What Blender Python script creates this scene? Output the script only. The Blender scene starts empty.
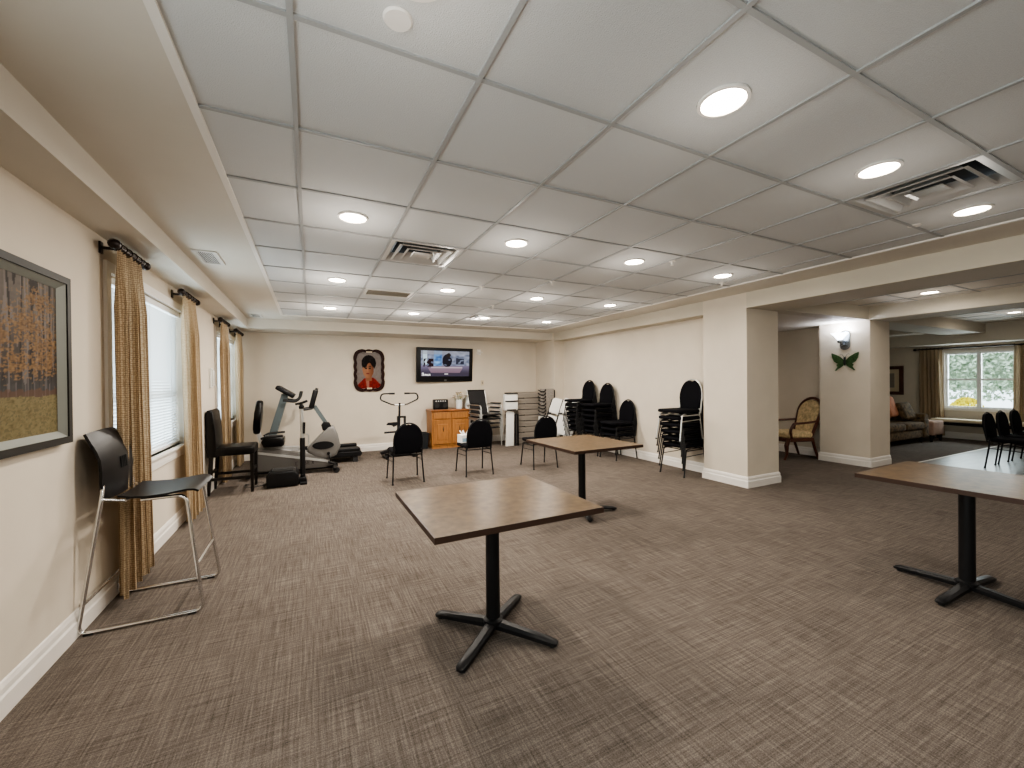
import bpy, bmesh, math, random
from mathutils import Vector, Matrix, noise
random.seed(7)
PI = math.pi
R = math.radians
C = bpy.context.scene.collection
SC = bpy.context.scene

# ------------------------------------------------------------------ materials
def mat(name, col, rough=0.6, metal=0.0, spec=0.5, var=0.0, vscale=20.0, bump=0.0, bscale=200.0, emit=None, estr=1.0,
        trans=0.0, vstretch=(1, 1, 1), col2=None):
    m = bpy.data.materials.new(name); m.use_nodes = True
    nt = m.node_tree; b = nt.nodes['Principled BSDF']
    b.inputs['Base Color'].default_value = (*col, 1)
    b.inputs['Roughness'].default_value = rough
    b.inputs['Metallic'].default_value = metal
    b.inputs['Specular IOR Level'].default_value = spec
    if trans: b.inputs['Transmission Weight'].default_value = trans
    if emit:
        b.inputs['Emission Color'].default_value = (*emit, 1); b.inputs['Emission Strength'].default_value = estr
    if var or bump:
        tc = nt.nodes.new('ShaderNodeTexCoord'); mp = nt.nodes.new('ShaderNodeMapping')
        mp.inputs['Scale'].default_value = vstretch
        nt.links.new(tc.outputs['Object'], mp.inputs['Vector'])
    if var:
        n = nt.nodes.new('ShaderNodeTexNoise'); n.inputs['Scale'].default_value = vscale; n.inputs['Detail'].default_value = 6
        r = nt.nodes.new('ShaderNodeValToRGB')
        a = col; c2 = col2 or tuple(min(1, c * (1 + var)) for c in col)
        r.color_ramp.elements[0].color = (*[c * (1 - var) for c in a], 1); r.color_ramp.elements[0].position = 0.3
        r.color_ramp.elements[1].color = (*c2, 1); r.color_ramp.elements[1].position = 0.7
        nt.links.new(mp.outputs['Vector'], n.inputs['Vector']); nt.links.new(n.outputs['Fac'], r.inputs['Fac'])
        nt.links.new(r.outputs['Color'], b.inputs['Base Color'])
    if bump:
        n2 = nt.nodes.new('ShaderNodeTexNoise'); n2.inputs['Scale'].default_value = bscale; n2.inputs['Detail'].default_value = 3
        bp = nt.nodes.new('ShaderNodeBump'); bp.inputs['Strength'].default_value = bump; bp.inputs['Distance'].default_value = 0.01
        nt.links.new(mp.outputs['Vector'], n2.inputs['Vector']); nt.links.new(n2.outputs['Fac'], bp.inputs['Height'])
        nt.links.new(bp.outputs['Normal'], b.inputs['Normal'])
    return m

def carpet_material():
    m = bpy.data.materials.new('carpet'); m.use_nodes = True
    nt = m.node_tree; N = nt.nodes; L = nt.links; b = N['Principled BSDF']
    tc = N.new('ShaderNodeTexCoord')
    def streak(sx, sy, det=4):
        mp = N.new('ShaderNodeMapping'); mp.inputs['Scale'].default_value = (sx, sy, 1)
        n = N.new('ShaderNodeTexNoise'); n.inputs['Scale'].default_value = 1; n.inputs['Detail'].default_value = det
        n.inputs['Roughness'].default_value = 0.65
        L.new(tc.outputs['Object'], mp.inputs['Vector']); L.new(mp.outputs['Vector'], n.inputs['Vector'])
        return n.outputs['Fac']
    def math_(op, a, c):
        x = N.new('ShaderNodeMath'); x.operation = op
        for i, v in ((0, a), (1, c)):
            if isinstance(v, (int, float)): x.inputs[i].default_value = v
            else: L.new(v, x.inputs[i])
        return x.outputs[0]
    a = streak(3.5, 105, 5); c = streak(105, 3.5, 5)
    ck = N.new('ShaderNodeTexChecker'); ck.inputs['Scale'].default_value = 1.64
    L.new(tc.outputs['Object'], ck.inputs['Vector'])
    ckf = ck.outputs['Fac']
    wa = math_('ADD', math_('MULTIPLY', ckf, 0.06), 0.47)
    wc = math_('SUBTRACT', 1.0, wa)
    s = math_('ADD', math_('MULTIPLY', a, wa), math_('MULTIPLY', c, wc))
    fine = streak(190, 190, 2); big = streak(1.1, 1.1, 2)
    s = math_('ADD', s, math_('MULTIPLY', math_('SUBTRACT', fine, 0.5), 0.46))
    s = math_('ADD', s, math_('MULTIPLY', math_('SUBTRACT', big, 0.5), 0.12))
    r = N.new('ShaderNodeValToRGB')
    e = r.color_ramp.elements
    e[0].position = 0.33; e[0].color = (0.055, 0.045, 0.038, 1)
    e[1].position = 0.69; e[1].color = (0.230, 0.197, 0.172, 1)
    x = e.new(0.5); x.color = (0.125, 0.105, 0.090, 1)
    L.new(s, r.inputs['Fac']); L.new(r.outputs['Color'], b.inputs['Base Color'])
    b.inputs['Roughness'].default_value = 0.95; b.inputs['Specular IOR Level'].default_value = 0.15
    bp = N.new('ShaderNodeBump'); bp.inputs['Strength'].default_value = 0.5; bp.inputs['Distance'].default_value = 0.006
    L.new(s, bp.inputs['Height']); L.new(bp.outputs['Normal'], b.inputs['Normal'])
    return m

def vcol_material(name, rough=0.6, emis=0.0, spec=0.3):
    m = bpy.data.materials.new(name); m.use_nodes = True
    nt = m.node_tree; b = nt.nodes['Principled BSDF']
    at = nt.nodes.new('ShaderNodeAttribute'); at.attribute_name = 'Col'
    nt.links.new(at.outputs['Color'], b.inputs['Base Color'])
    b.inputs['Roughness'].default_value = rough; b.inputs['Specular IOR Level'].default_value = spec
    if emis:
        nt.links.new(at.outputs['Color'], b.inputs['Emission Color']); b.inputs['Emission Strength'].default_value = emis
    return m

def curtain_material(name, c1, c2):
    m = mat(name, c1, 0.9, spec=0.1)
    nt = m.node_tree; N = nt.nodes; L = nt.links; b = N['Principled BSDF']
    uv = N.new('ShaderNodeTexCoord'); mp = N.new('ShaderNodeMapping'); mp.inputs['Scale'].default_value = (1, 1, 1)
    L.new(uv.outputs['UV'], mp.inputs['Vector'])
    w = N.new('ShaderNodeTexVoronoi'); w.inputs['Scale'].default_value = 1.0; w.inputs['Randomness'].default_value = 0.25
    mp.inputs['Scale'].default_value = (70, 70, 1)
    L.new(mp.outputs['Vector'], w.inputs['Vector'])
    r = N.new('ShaderNodeValToRGB'); r.color_ramp.elements[0].color = (*c2, 1); r.color_ramp.elements[1].color = (*c1, 1)
    r.color_ramp.elements[0].position = 0.30; r.color_ramp.elements[1].position = 0.5
    L.new(w.outputs['Distance'], r.inputs['Fac']); L.new(r.outputs['Color'], b.inputs['Base Color'])
    tr = N.new('ShaderNodeBsdfTranslucent'); mx = N.new('ShaderNodeMixShader'); mx.inputs['Fac'].default_value = 0.20
    L.new(r.outputs['Color'], tr.inputs['Color'])
    out = N['Material Output']
    L.new(b.outputs['BSDF'], mx.inputs[1]); L.new(tr.outputs['BSDF'], mx.inputs[2]); L.new(mx.outputs['Shader'], out.inputs['Surface'])
    return m

def blind_material():
    m = mat('blind_white', (0.85, 0.87, 0.88), 0.5)
    nt = m.node_tree; N = nt.nodes; L = nt.links; b = N['Principled BSDF']
    tr = N.new('ShaderNodeBsdfTranslucent'); tr.inputs['Color'].default_value = (0.85, 0.92, 0.95, 1)
    mx = N.new('ShaderNodeMixShader'); mx.inputs['Fac'].default_value = 0.10
    out = N['Material Output']
    L.new(b.outputs['BSDF'], mx.inputs[1]); L.new(tr.outputs['BSDF'], mx.inputs[2]); L.new(mx.outputs['Shader'], out.inputs['Surface'])
    return m

def glass_material():
    m = bpy.data.materials.new('window_glass'); m.use_nodes = True
    nt = m.node_tree; N = nt.nodes; L = nt.links
    t = N.new('ShaderNodeBsdfTransparent'); t.inputs['Color'].default_value = (0.93, 0.96, 0.96, 1)
    g = N.new('ShaderNodeBsdfGlossy'); g.inputs['Roughness'].default_value = 0.02
    mx = N.new('ShaderNodeMixShader'); mx.inputs['Fac'].default_value = 0.06
    L.new(t.outputs['BSDF'], mx.inputs[1]); L.new(g.outputs['BSDF'], mx.inputs[2]); L.new(mx.outputs['Shader'], N['Material Output'].inputs['Surface'])
    return m

M = dict(
    carpet=carpet_material(),
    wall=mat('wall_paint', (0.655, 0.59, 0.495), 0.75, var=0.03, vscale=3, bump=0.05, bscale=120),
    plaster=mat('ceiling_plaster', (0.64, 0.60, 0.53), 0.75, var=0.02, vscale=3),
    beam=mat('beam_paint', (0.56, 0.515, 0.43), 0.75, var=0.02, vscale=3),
    tile=mat('ceiling_tile', (0.575, 0.58, 0.575), 0.9, var=0.05, vscale=300, bump=0.35, bscale=260),
    grid=mat('ceiling_grid', (0.35, 0.355, 0.355), 0.5),
    white=mat('white_trim', (0.80, 0.765, 0.715), 0.45),
    pvc=mat('white_window_frame', (0.85, 0.86, 0.86), 0.4),
    vinyl=mat('vinyl_floor', (0.17, 0.155, 0.14), 0.32, var=0.25, vscale=3, vstretch=(1, 9, 1)),
    lamp=mat('lamp_lens', (1, 0.95, 0.85), 0.4, emit=(1.0, 0.87, 0.70), estr=22),
    ring=mat('lamp_ring', (0.75, 0.72, 0.68), 0.35),
    vent=mat('vent_metal', (0.62, 0.62, 0.61), 0.35, metal=0.55),
    ventp=mat('vent_paint', (0.62, 0.60, 0.56), 0.5),
    dark=mat('dark_void', (0.02, 0.02, 0.02), 0.9),
    grille=mat('grille_taupe', (0.30, 0.27, 0.22), 0.7),
    fabric=mat('black_fabric', (0.006, 0.006, 0.008), 0.9, spec=0.1, bump=0.2, bscale=500),
    blackm=mat('black_metal', (0.008, 0.008, 0.009), 0.42, spec=0.3),
    chrome=mat('chrome', (0.72, 0.72, 0.72), 0.16, metal=1.0),
    silver=mat('silver_paint', (0.48, 0.48, 0.47), 0.4, metal=0.35),
    plastic=mat('black_plastic', (0.007, 0.007, 0.008), 0.40, spec=0.28),
    rubber=mat('black_rubber', (0.015, 0.015, 0.015), 0.8),
    leather=mat('dark_leather', (0.004, 0.0035, 0.0035), 0.34, spec=0.25),
    espresso=mat('espresso_wood', (0.007, 0.005, 0.004), 0.45, spec=0.3),
    oak=mat('oak', (0.33, 0.145, 0.045), 0.4, var=0.22, vscale=5, vstretch=(7, 7, 0.8)),
    oakd=mat('oak_top', (0.27, 0.105, 0.035), 0.32, var=0.22, vscale=5, vstretch=(1, 7, 7)),
    top=mat('laminate_top', (0.108, 0.071, 0.038), 0.32, spec=0.07, var=0.30, vscale=22),
    edge=mat('laminate_edge', (0.040, 0.021, 0.014), 0.4),
    bikegrey=mat('bike_grey', (0.165, 0.16, 0.152), 0.42, metal=0.15),
    steelblue=mat('mast_blue_grey', (0.125, 0.155, 0.165), 0.35, metal=0.3),
    curtain=curtain_material('curtain_tan', (0.31, 0.225, 0.140), (0.54, 0.43, 0.30)),
    curtain2=curtain_material('curtain_beige', (0.40, 0.305, 0.195), (0.56, 0.45, 0.32)),
    rod=mat('rod_bronze', (0.022, 0.014, 0.012), 0.35, metal=0.3),
    blind=blind_material(),
    glass=glass_material(),
    frame_dk=mat('picture_frame_dark', (0.030, 0.029, 0.026), 0.5, spec=0.25),
    frame_lt=mat('picture_frame_silver', (0.24, 0.25, 0.225), 0.5, metal=0.2),
    ornate=mat('ornate_wood', (0.022, 0.006, 0.004), 0.5, spec=0.15, var=0.3, vscale=40),
    redwood=mat('mahogany', (0.085, 0.028, 0.016), 0.35, var=0.2, vscale=20),
    cream=mat('cream_brocade', (0.56, 0.44, 0.26), 0.85, var=0.32, vscale=22),
    sofa=mat('patterned_sofa', (0.085, 0.055, 0.028), 0.9, var=0.75, vscale=16, col2=(0.19, 0.125, 0.060)),
    pillow=mat('orange_pillow', (0.42, 0.17, 0.085), 0.9, var=0.2, vscale=10),
    ottoman=mat('pink_beige_fabric', (0.34, 0.225, 0.17), 0.9, var=0.15, vscale=30),
    cushion=mat('bench_cushion', (0.62, 0.53, 0.38), 0.85),
    whitep=mat('white_plastic', (0.78, 0.78, 0.75), 0.45),
    greyt=mat('grey_table_top', (0.27, 0.24, 0.205), 0.6, var=0.10, vscale=120),
    speck=mat('speckled_grey', (0.30, 0.275, 0.25), 0.7, var=0.35, vscale=90),
    alum=mat('aluminium_tube', (0.62, 0.63, 0.62), 0.3, metal=0.8),
    mesh=mat('black_mesh_sling', (0.018, 0.018, 0.02), 0.7),
    bin=mat('bin_dark', (0.018, 0.022, 0.026), 0.4),
    ceramic=mat('white_ceramic', (0.72, 0.75, 0.76), 0.25),
    petal=mat('white_petal', (0.80, 0.74, 0.66), 0.7),
    yellow=mat('yellow_petal', (0.72, 0.55, 0.22), 0.7),
    leafg=mat('leaf_green', (0.06, 0.14, 0.045), 0.6, var=0.3, vscale=30),
    hedge=mat('hedge_leaf', (0.36, 0.52, 0.30), 0.7, var=0.5, vscale=5, col2=(0.85, 0.95, 0.78)),
    yshrub=mat('yellow_shrub_leaf', (0.75, 0.62, 0.03), 0.7, var=0.2, vscale=8),
    pave=mat('pale_pavement', (0.62, 0.61, 0.60), 0.8, var=0.1, vscale=2),
    bfly=mat('butterfly_green', (0.045, 0.10, 0.035), 0.4, metal=0.3, var=0.5, vscale=45),
    bflyd=mat('butterfly_dark', (0.012, 0.018, 0.012), 0.4),
    plate=mat('sconce_chrome', (0.30, 0.33, 0.36), 0.25, metal=0.9),
    shade=mat('sconce_glass', (0.9, 0.93, 1.0), 0.3, emit=(0.86, 0.91, 1.0), estr=4.5),
    cable=mat('grey_cable', (0.08, 0.075, 0.07), 0.6),
    paper=mat('white_paper', (0.80, 0.80, 0.78), 0.8),
    bluep=mat('pale_blue_print', (0.30, 0.45, 0.58), 0.8),
    letter=mat('dark_lettering', (0.05, 0.035, 0.035), 0.6),
    painted=vcol_material('painted_print', 0.6, 0, 0.12),
    screen=vcol_material('screen_image', 0.2, 0.5, 0.3),
)

# ------------------------------------------------------------------ mesh helpers
def new(): return bmesh.new()
def obj(name, bm, m, parent=None, smooth=False, kind=None, label=None):
    bmesh.ops.recalc_face_normals(bm, faces=bm.faces[:])
    me = bpy.data.meshes.new(name); bm.to_mesh(me); bm.free()
    me.materials.append(M[m] if isinstance(m, str) else m)
    if smooth:
        for p in me.polygons: p.use_smooth = True
        try: me.set_sharp_from_angle(angle=R(38))
        except Exception: pass
    o = bpy.data.objects.new(name, me); C.objects.link(o); o.parent = parent
    if kind: o['kind'] = kind
    if label: o['label'] = label
    return o
def thing(name, label, cat, loc=(0, 0, 0), rz=0.0, group=None):
    o = bpy.data.objects.new(name, None); C.objects.link(o); o.empty_display_size = 0.1
    o.location = loc; o.rotation_euler = (0, 0, rz); o['label'] = label; o['category'] = cat
    if group: o['group'] = group
    return o
def tag(o, label, cat, group=None):
    o['label'] = label; o['category'] = cat
    if group: o['group'] = group
    return o
def struct(name, bm, m, parent=None, smooth=False): return obj(name, bm, m, parent, smooth, kind='structure')
def dup(root, loc, rz, label, group=None):
    r = root.copy(); C.objects.link(r); r.location = loc; r.rotation_euler = (0, 0, rz); r['label'] = label
    if group: r['group'] = group
    for ch in list(root.children):
        c = ch.copy(); C.objects.link(c); c.parent = r
        for g in list(ch.children):
            d = g.copy(); C.objects.link(d); d.parent = c
    return r

def box(bm, c, s, rot=None, bev=0.0, seg=2):
    ret = bmesh.ops.create_cube(bm, size=1.0); vs = ret['verts']
    mt = Matrix.Diagonal((*s, 1))
    if bev:
        for v in vs: v.co = mt @ v.co
        es = list({e for v in vs for e in v.link_edges})
        rr = bmesh.ops.bevel(bm, geom=es, offset=min(bev, min(s) * 0.49), segments=seg, affect='EDGES', profile=0.5)
        vs = list({v for f in rr['faces'] for v in f.verts} | {v for v in vs if v.is_valid})
        mt = Matrix.Identity(4)
    m2 = Matrix.Translation(c) @ (rot.to_4x4() if rot is not None else Matrix.Identity(4)) @ mt
    for v in vs: v.co = m2 @ v.co
    return vs
def bx(bm, x0, x1, y0, y1, z0, z1, bev=0.0, seg=2):
    return box(bm, ((x0 + x1) / 2, (y0 + y1) / 2, (z0 + z1) / 2), (x1 - x0, y1 - y0, z1 - z0), None, bev, seg)
def fillet(pts, r, n=5):
    P = [Vector(p) for p in pts]; out = [P[0]]
    for i in range(1, len(P) - 1):
        a, b, c = P[i - 1], P[i], P[i + 1]
        d1 = (a - b); d2 = (c - b); l = min(r, d1.length * 0.45, d2.length * 0.45)
        p1 = b + d1.normalized() * l; p2 = b + d2.normalized() * l
        for k in range(n + 1):
            t = k / n; out.append((1 - t) ** 2 * p1 + 2 * t * (1 - t) * b + t * t * p2)
    out.append(P[-1]); return out
def tube(bm, pts, r, n=8, closed=False, cap=True):
    P = [Vector(p) for p in pts]; N = len(P); rings = []
    rad = r if hasattr(r, '__len__') else [r] * N
    up = None
    for i in range(N):
        if closed: t = (P[(i + 1) % N] - P[i - 1])
        else: t = P[min(i + 1, N - 1)] - P[max(i - 1, 0)]
        t.normalize()
        if up is None:
            up = Vector((0, 0, 1)) if abs(t.z) < 0.9 else Vector((0, 1, 0))
        a = t.cross(up)
        if a.length < 1e-5: a = t.orthogonal()
        a.normalize(); b = a.cross(t).normalized(); up = b
        rings.append([bm.verts.new(P[i] + rad[i] * (math.cos(2 * PI * k / n) * a + math.sin(2 * PI * k / n) * b)) for k in range(n)])
    rng = range(N) if closed else range(N - 1)
    for i in rng:
        A, B = rings[i], rings[(i + 1) % N]
        for k in range(n): bm.faces.new((A[k], A[(k + 1) % n], B[(k + 1) % n], B[k]))
    if cap and not closed:
        bm.faces.new(rings[0][::-1]); bm.faces.new(rings[-1])
def bar(bm, p, q, w, h=None, up=(0, 0, 1)):
    p, q = Vector(p), Vector(q); d = q - p; t = d.normalized(); h = h or w
    a = t.cross(Vector(up))
    if a.length < 1e-4: a = t.cross(Vector((0, 1, 0)))
    a.normalize(); b = a.cross(t)
    rot = Matrix((a, t, b)).transposed()
    box(bm, (p + q) / 2, (w, d.length, h), rot)
def lathe(bm, prof, c=(0, 0, 0), n=24, rot=None):
    c = Vector(c); rings = []
    for (r, z) in prof:
        if r < 1e-5:
            v = Vector((0, 0, z)); rings.append([bm.verts.new(c + (rot @ v if rot else v))])
        else:
            rr = []
            for k in range(n):
                v = Vector((r * math.cos(2 * PI * k / n), r * math.sin(2 * PI * k / n), z)); rr.append(bm.verts.new(c + (rot @ v if rot else v)))
            rings.append(rr)
    for A, B in zip(rings, rings[1:]):
        for k in range(n):
            k2 = (k + 1) % n
            if len(A) == 1 and len(B) == 1: continue
            if len(A) == 1: bm.faces.new((A[0], B[k], B[k2]))
            elif len(B) == 1: bm.faces.new((A[k], A[k2], B[0]))
            else: bm.faces.new((A[k], A[k2], B[k2], B[k]))
def prism(bm, pts, o, ux, uy, depth, bev=0.0, seg=3):
    """polygon pts in the frame (o,ux,uy), extruded by depth along ux x uy"""
    o, ux, uy = Vector(o), Vector(ux), Vector(uy); n = ux.cross(uy).normalized()
    a = [bm.verts.new(o + x * ux + y * uy) for x, y in pts]
    b = [bm.verts.new(o + x * ux + y * uy + depth * n) for x, y in pts]
    N = len(pts)
    f1 = bm.faces.new(a[::-1]); f2 = bm.faces.new(b)
    for i in range(N): bm.faces.new((a[i], a[(i + 1) % N], b[(i + 1) % N], b[i]))
    if bev:
        bmesh.ops.bevel(bm, geom=list(set(f1.edges) | set(f2.edges)), offset=bev, segments=seg, affect='EDGES', profile=0.5)
def ring_prism(bm, outer, inner, o, ux, uy, depth):
    o, ux, uy = Vector(o), Vector(ux), Vector(uy); n = ux.cross(uy).normalized(); N = len(outer)
    def mk(p, d): return [bm.verts.new(o + x * ux + y * uy + d * n) for x, y in p]
    A, B, a, b = mk(outer, 0), mk(outer, depth), mk(inner, 0), mk(inner, depth)
    for i in range(N):
        j = (i + 1) % N
        bm.faces.new((A[i], A[j], B[j], B[i])); bm.faces.new((a[j], a[i], b[i], b[j]))
        bm.faces.new((B[i], B[j], b[j], b[i])); bm.faces.new((A[j], A[i], a[i], a[j]))
def painting(name, w, h, nx, ny, fn, m, parent, o, ux, uy):
    """a flat printed sheet: grid whose vertices carry the printed colour"""
    o, ux, uy = Vector(o), Vector(ux), Vector(uy)
    me = bpy.data.meshes.new(name)
    vs = []; fs = []; cols = []
    for j in range(ny + 1):
        for i in range(nx + 1):
            s, t = i / nx, j / ny
            vs.append(o + ux * (s * w) + uy * (t * h)); cols.append(fn(s, t))
    for j in range(ny):
        for i in range(nx):
            a = j * (nx + 1) + i; fs.append((a, a + 1, a + nx + 2, a + nx + 1))
    me.from_pydata(vs, [], fs)
    ca = me.color_attributes.new('Col', 'FLOAT_COLOR', 'POINT')
    for k, c in enumerate(cols): ca.data[k].color = (*c, 1)
    me.materials.append(M[m]); ob = bpy.data.objects.new(name, me); C.objects.link(ob); ob.parent = parent
    return ob
def mixc(a, b, t): return tuple(x + (y - x) * t for x, y in zip(a, b))
def ss(a, b, x):
    t = max(0, min(1, (x - a) / (b - a))); return t * t * (3 - 2 * t)

# ------------------------------------------------------------------ camera (1.40 m above the carpet at the origin)
def camera():
    f, yaw, pit, rol = 409.6, R(26.16), R(-0.30), R(-0.57)
    cy, sy, cp, sp = math.cos(yaw), math.sin(yaw), math.cos(pit), math.sin(pit)
    fw = Vector((sy * cp, cy * cp, sp)); r = Vector((cy, -sy, 0)); u = Vector((-sy * sp, -cy * sp, cp))
    c, s = math.cos(rol), math.sin(rol); r2 = c * r + s * u; u2 = c * u - s * r
    cam = bpy.data.cameras.new('camera'); cam.sensor_width = 36; cam.lens = 36 * f / 1024; cam.clip_start = 0.05
    o = bpy.data.objects.new('camera', cam); C.objects.link(o)
    mt = Matrix((r2, u2, -fw)).transposed().to_4x4(); mt.translation = (0, 0, 1.40); o.matrix_world = mt
    SC.camera = o
camera()

# ------------------------------------------------------------------ room shell
XL, YB, XR, XP = -1.20, 8.90, 5.30, 5.04      # left wall, back wall, recessed right wall, beam face
YR, XF = -3.5, 13.3                            # wall behind the camera, far window wall
ZT, ZC, ZB = 2.53, 2.52, 2.32                  # tiles, plaster, beam underside
bm = new(); bx(bm, XL - .2, XF + .2, YR - .2, YB + .2, -0.1, 0); struct('floor', bm, 'carpet')
bm = new(); bx(bm, 8.40, XF, YR, 3.10, 0, 0.004); struct('floor_vinyl', bm, 'vinyl')
bm = new(); bx(bm, 8.38, XF, 3.09, 3.125, 0, 0.007); bx(bm, 8.365, 8.40, YR, 3.125, 0, 0.007); struct('trim_1', bm, 'white')

W1 = (3.62, 5.34, 0.80, 2.15); W2 = (7.02, 8.60, 0.80, 2.15); FILL_W4 = (-2.9, -1.2, 0.80, 2.15); FILL_W5 = (-0.6, 1.1, 0.80, 2.15)  # last two openings are added out of view to let fill light in
def wall_y(bm, x0, x1, y0, y1, z0, z1, holes):
    ys = y0
    for (a, b, c, d) in holes:
        bx(bm, x0, x1, ys, a, z0, z1); bx(bm, x0, x1, a, b, z0, c); bx(bm, x0, x1, a, b, d, z1); ys = b
    bx(bm, x0, x1, ys, y1, z0, z1)
bm = new(); wall_y(bm, XL - .16, XL, YR, YB, 0, 2.7, [FILL_W4, FILL_W5, W1, W2]); struct('wall_left', bm, 'wall')
bm = new(); bx(bm, XL - .16, 8.3, YB, YB + .15, 0, 2.7); struct('wall_back', bm, 'wall')
bm = new(); bx(bm, XL - .16, XF + .15, YR - .15, YR, 0, 2.7); struct('wall_rear', bm, 'wall')
# right side: recessed wall, end column and the pillar at its near end, one body
bm = new()
bx(bm, XR, 5.70, 4.05, YB, 0, 2.6); bx(bm, XP, 5.70, 3.40, 4.05, 0, 2.6); bx(bm, XP, XR, 8.05, YB, 0, 2.6)
struct('wall_right', bm, 'wall')
# far pillar with the sconce, and the alcove wall behind it
bm = new(); bx(bm, 7.875, 8.50, 3.29, 4.0, 0, 2.6); bx(bm, 8.20, 8.50, 4.0, YB, 0, 2.6); struct('wall_alcove', bm, 'wall')
bm = new(); bx(bm, 8.50, XF, 5.7, 5.85, 0, 2.7); struct('wall_lounge', bm, 'wall')
W3 = (3.06, 4.13, 0.70, 1.97)
bm = new(); wall_y(bm, XF, XF + .15, YR, 5.7, 0, 2.7, [W3]); struct('wall_far', bm, 'wall')

# suspended tile ceiling
P = 0.62; GX0, GY0 = -0.045, 0.80
TX0, TX1, TY0, TY1 = -0.41, 4.56, GY0 - 7 * P + .14, GY0 + 11 * P
xs = [TX0] + [GX0 + P * k for k in range(8)] + [TX1]
ys = [TY0] + [GY0 + P * k for k in range(-6, 12)]
VENTS = {(1, 4), (5, 0), (1, 7)}               # cells taken by air diffusers
SUPPLY4 = (4, 9)
skip = {(1, 4), (5, 0), SUPPLY4}
bm = new()
for i in range(len(xs) - 1):
    for j in range(len(ys) - 1):
        kx = i - 1; ky = j - 7
        if (kx, ky) in skip: continue
        v = [bm.verts.new((xs[i], ys[j], ZT)), bm.verts.new((xs[i + 1], ys[j], ZT)), bm.verts.new((xs[i + 1], ys[j + 1], ZT)), bm.verts.new((xs[i], ys[j + 1], ZT))]
        bm.faces.new(v)
ceil = struct('ceiling', bm, 'tile')
bm = new(); g = 0.0095
for x in xs[1:-1]: bx(bm, x - g, x + g, TY0, TY1, ZT - .008, ZT + .03)
for y in ys[1:-1]: bx(bm, TX0, TX1, y - g, y + g, ZT - .0075, ZT + .03)
struct('trim_2', bm, 'grid'); bm = new()
for x in (TX0, TX1): bx(bm, x - .016, x + .016, TY0, TY1, ZT - .012, ZT + .03)
bx(bm, TX0, TX1, TY1 - .016, TY1 + .016, ZT - .012, ZT + .03)
struct('trim_9', bm, 'white')
bm = new()
bx(bm, -0.95, TX0, YR, 8.13, ZC, ZC + .15); bx(bm, TX1, XP, YR, 8.13, ZC, ZC + .15)
bx(bm, TX0, TX1, TY1, 8.13, ZC, ZC + .15); bx(bm, TX0, TX1, YR, TY0, ZC, ZC + .15)
struct('ceiling_border', bm, 'plaster')
bm = new(); bx(bm, XL, -0.95, YR, YB, 2.36, 2.67); bx(bm, -0.95, XP, 8.13, YB, 2.36, 2.67); struct('trim_3', bm, 'plaster')
# beams of the right side
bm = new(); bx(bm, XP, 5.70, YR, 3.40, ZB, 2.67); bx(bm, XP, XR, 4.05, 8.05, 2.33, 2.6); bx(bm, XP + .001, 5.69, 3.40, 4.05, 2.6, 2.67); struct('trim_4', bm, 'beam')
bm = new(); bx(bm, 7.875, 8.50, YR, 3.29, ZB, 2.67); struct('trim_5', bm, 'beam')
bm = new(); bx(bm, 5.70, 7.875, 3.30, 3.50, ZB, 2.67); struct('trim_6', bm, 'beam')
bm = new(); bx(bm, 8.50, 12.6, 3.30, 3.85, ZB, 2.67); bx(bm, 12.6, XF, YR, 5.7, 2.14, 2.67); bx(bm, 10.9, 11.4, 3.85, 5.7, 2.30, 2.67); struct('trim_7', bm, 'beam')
bm = new(); bx(bm, 5.70, 8.2, 3.50, YB, ZB, 2.67); struct('ceiling_alcove', bm, 'plaster')
bm = new(); bx(bm, 5.70, 7.875, YR, 3.30, ZC, 2.67); bx(bm, 8.5, 12.6, YR, 3.3, ZC, 2.67); bx(bm, 8.5, 12.6, 3.85, 5.7, ZC, 2.67); struct('ceiling_lounge', bm, 'plaster')
bm = new()
for x in (6.32, 6.94, 7.56): bx(bm, x - g, x + g, YR, 3.3, ZC - .006, ZC + .01)
for k in range(10): bx(bm, 5.70, 7.875, 2.73 - P * k - g, 2.73 - P * k + g, ZC - .006, ZC + .01)
for x in (9.12, 9.74, 10.36, 10.98, 11.6): bx(bm, x - g, x + g, YR, 3.3, ZC - .006, ZC + .01)
for k in range(10): bx(bm, 8.5, 12.6, 2.73 - P * k - g, 2.73 - P * k + g, ZC - .006, ZC + .01)
struct('trim_8', bm, 'grid')

# baseboards
BP = [(0, 0), (.020, 0), (.020, .085), (.013, .095), (.013, .120), (.006, .140), (0, .145)]
def baseboard(bm, p, q, nrm, mp=0, mq=0):
    """mp / mq: +1 mitres an outer corner at that end, -1 an inner one"""
    p, q = Vector((*p, 0)), Vector((*q, 0)); n = Vector((*nrm, 0)); d = (q - p).normalized()
    A = [bm.verts.new(p + a * n - d * a * mp + Vector((0, 0, z))) for a, z in BP]; B = [bm.verts.new(q + a * n + d * a * mq + Vector((0, 0, z))) for a, z in BP]
    for i in range(len(BP) - 1): bm.faces.new((A[i], A[i + 1], B[i + 1], B[i]))
    bm.faces.new(A); bm.faces.new(B[::-1])
bm = new(); baseboard(bm, (XL, YR), (XL, YB), (1, 0)); struct('baseboard_left', bm, 'white')
bm = new(); baseboard(bm, (XL, YB), (XP, YB), (0, -1)); struct('baseboard_back', bm, 'white')
bm = new(); baseboard(bm, (XR, 4.05), (XR, 8.05), (-1, 0), 0, -1); baseboard(bm, (XP, 8.05), (XP, YB), (-1, 0), 1, 0); baseboard(bm, (XP, 8.05), (XR, 8.05), (0, -1), 1, -1)
struct('baseboard_right', bm, 'white')
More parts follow.
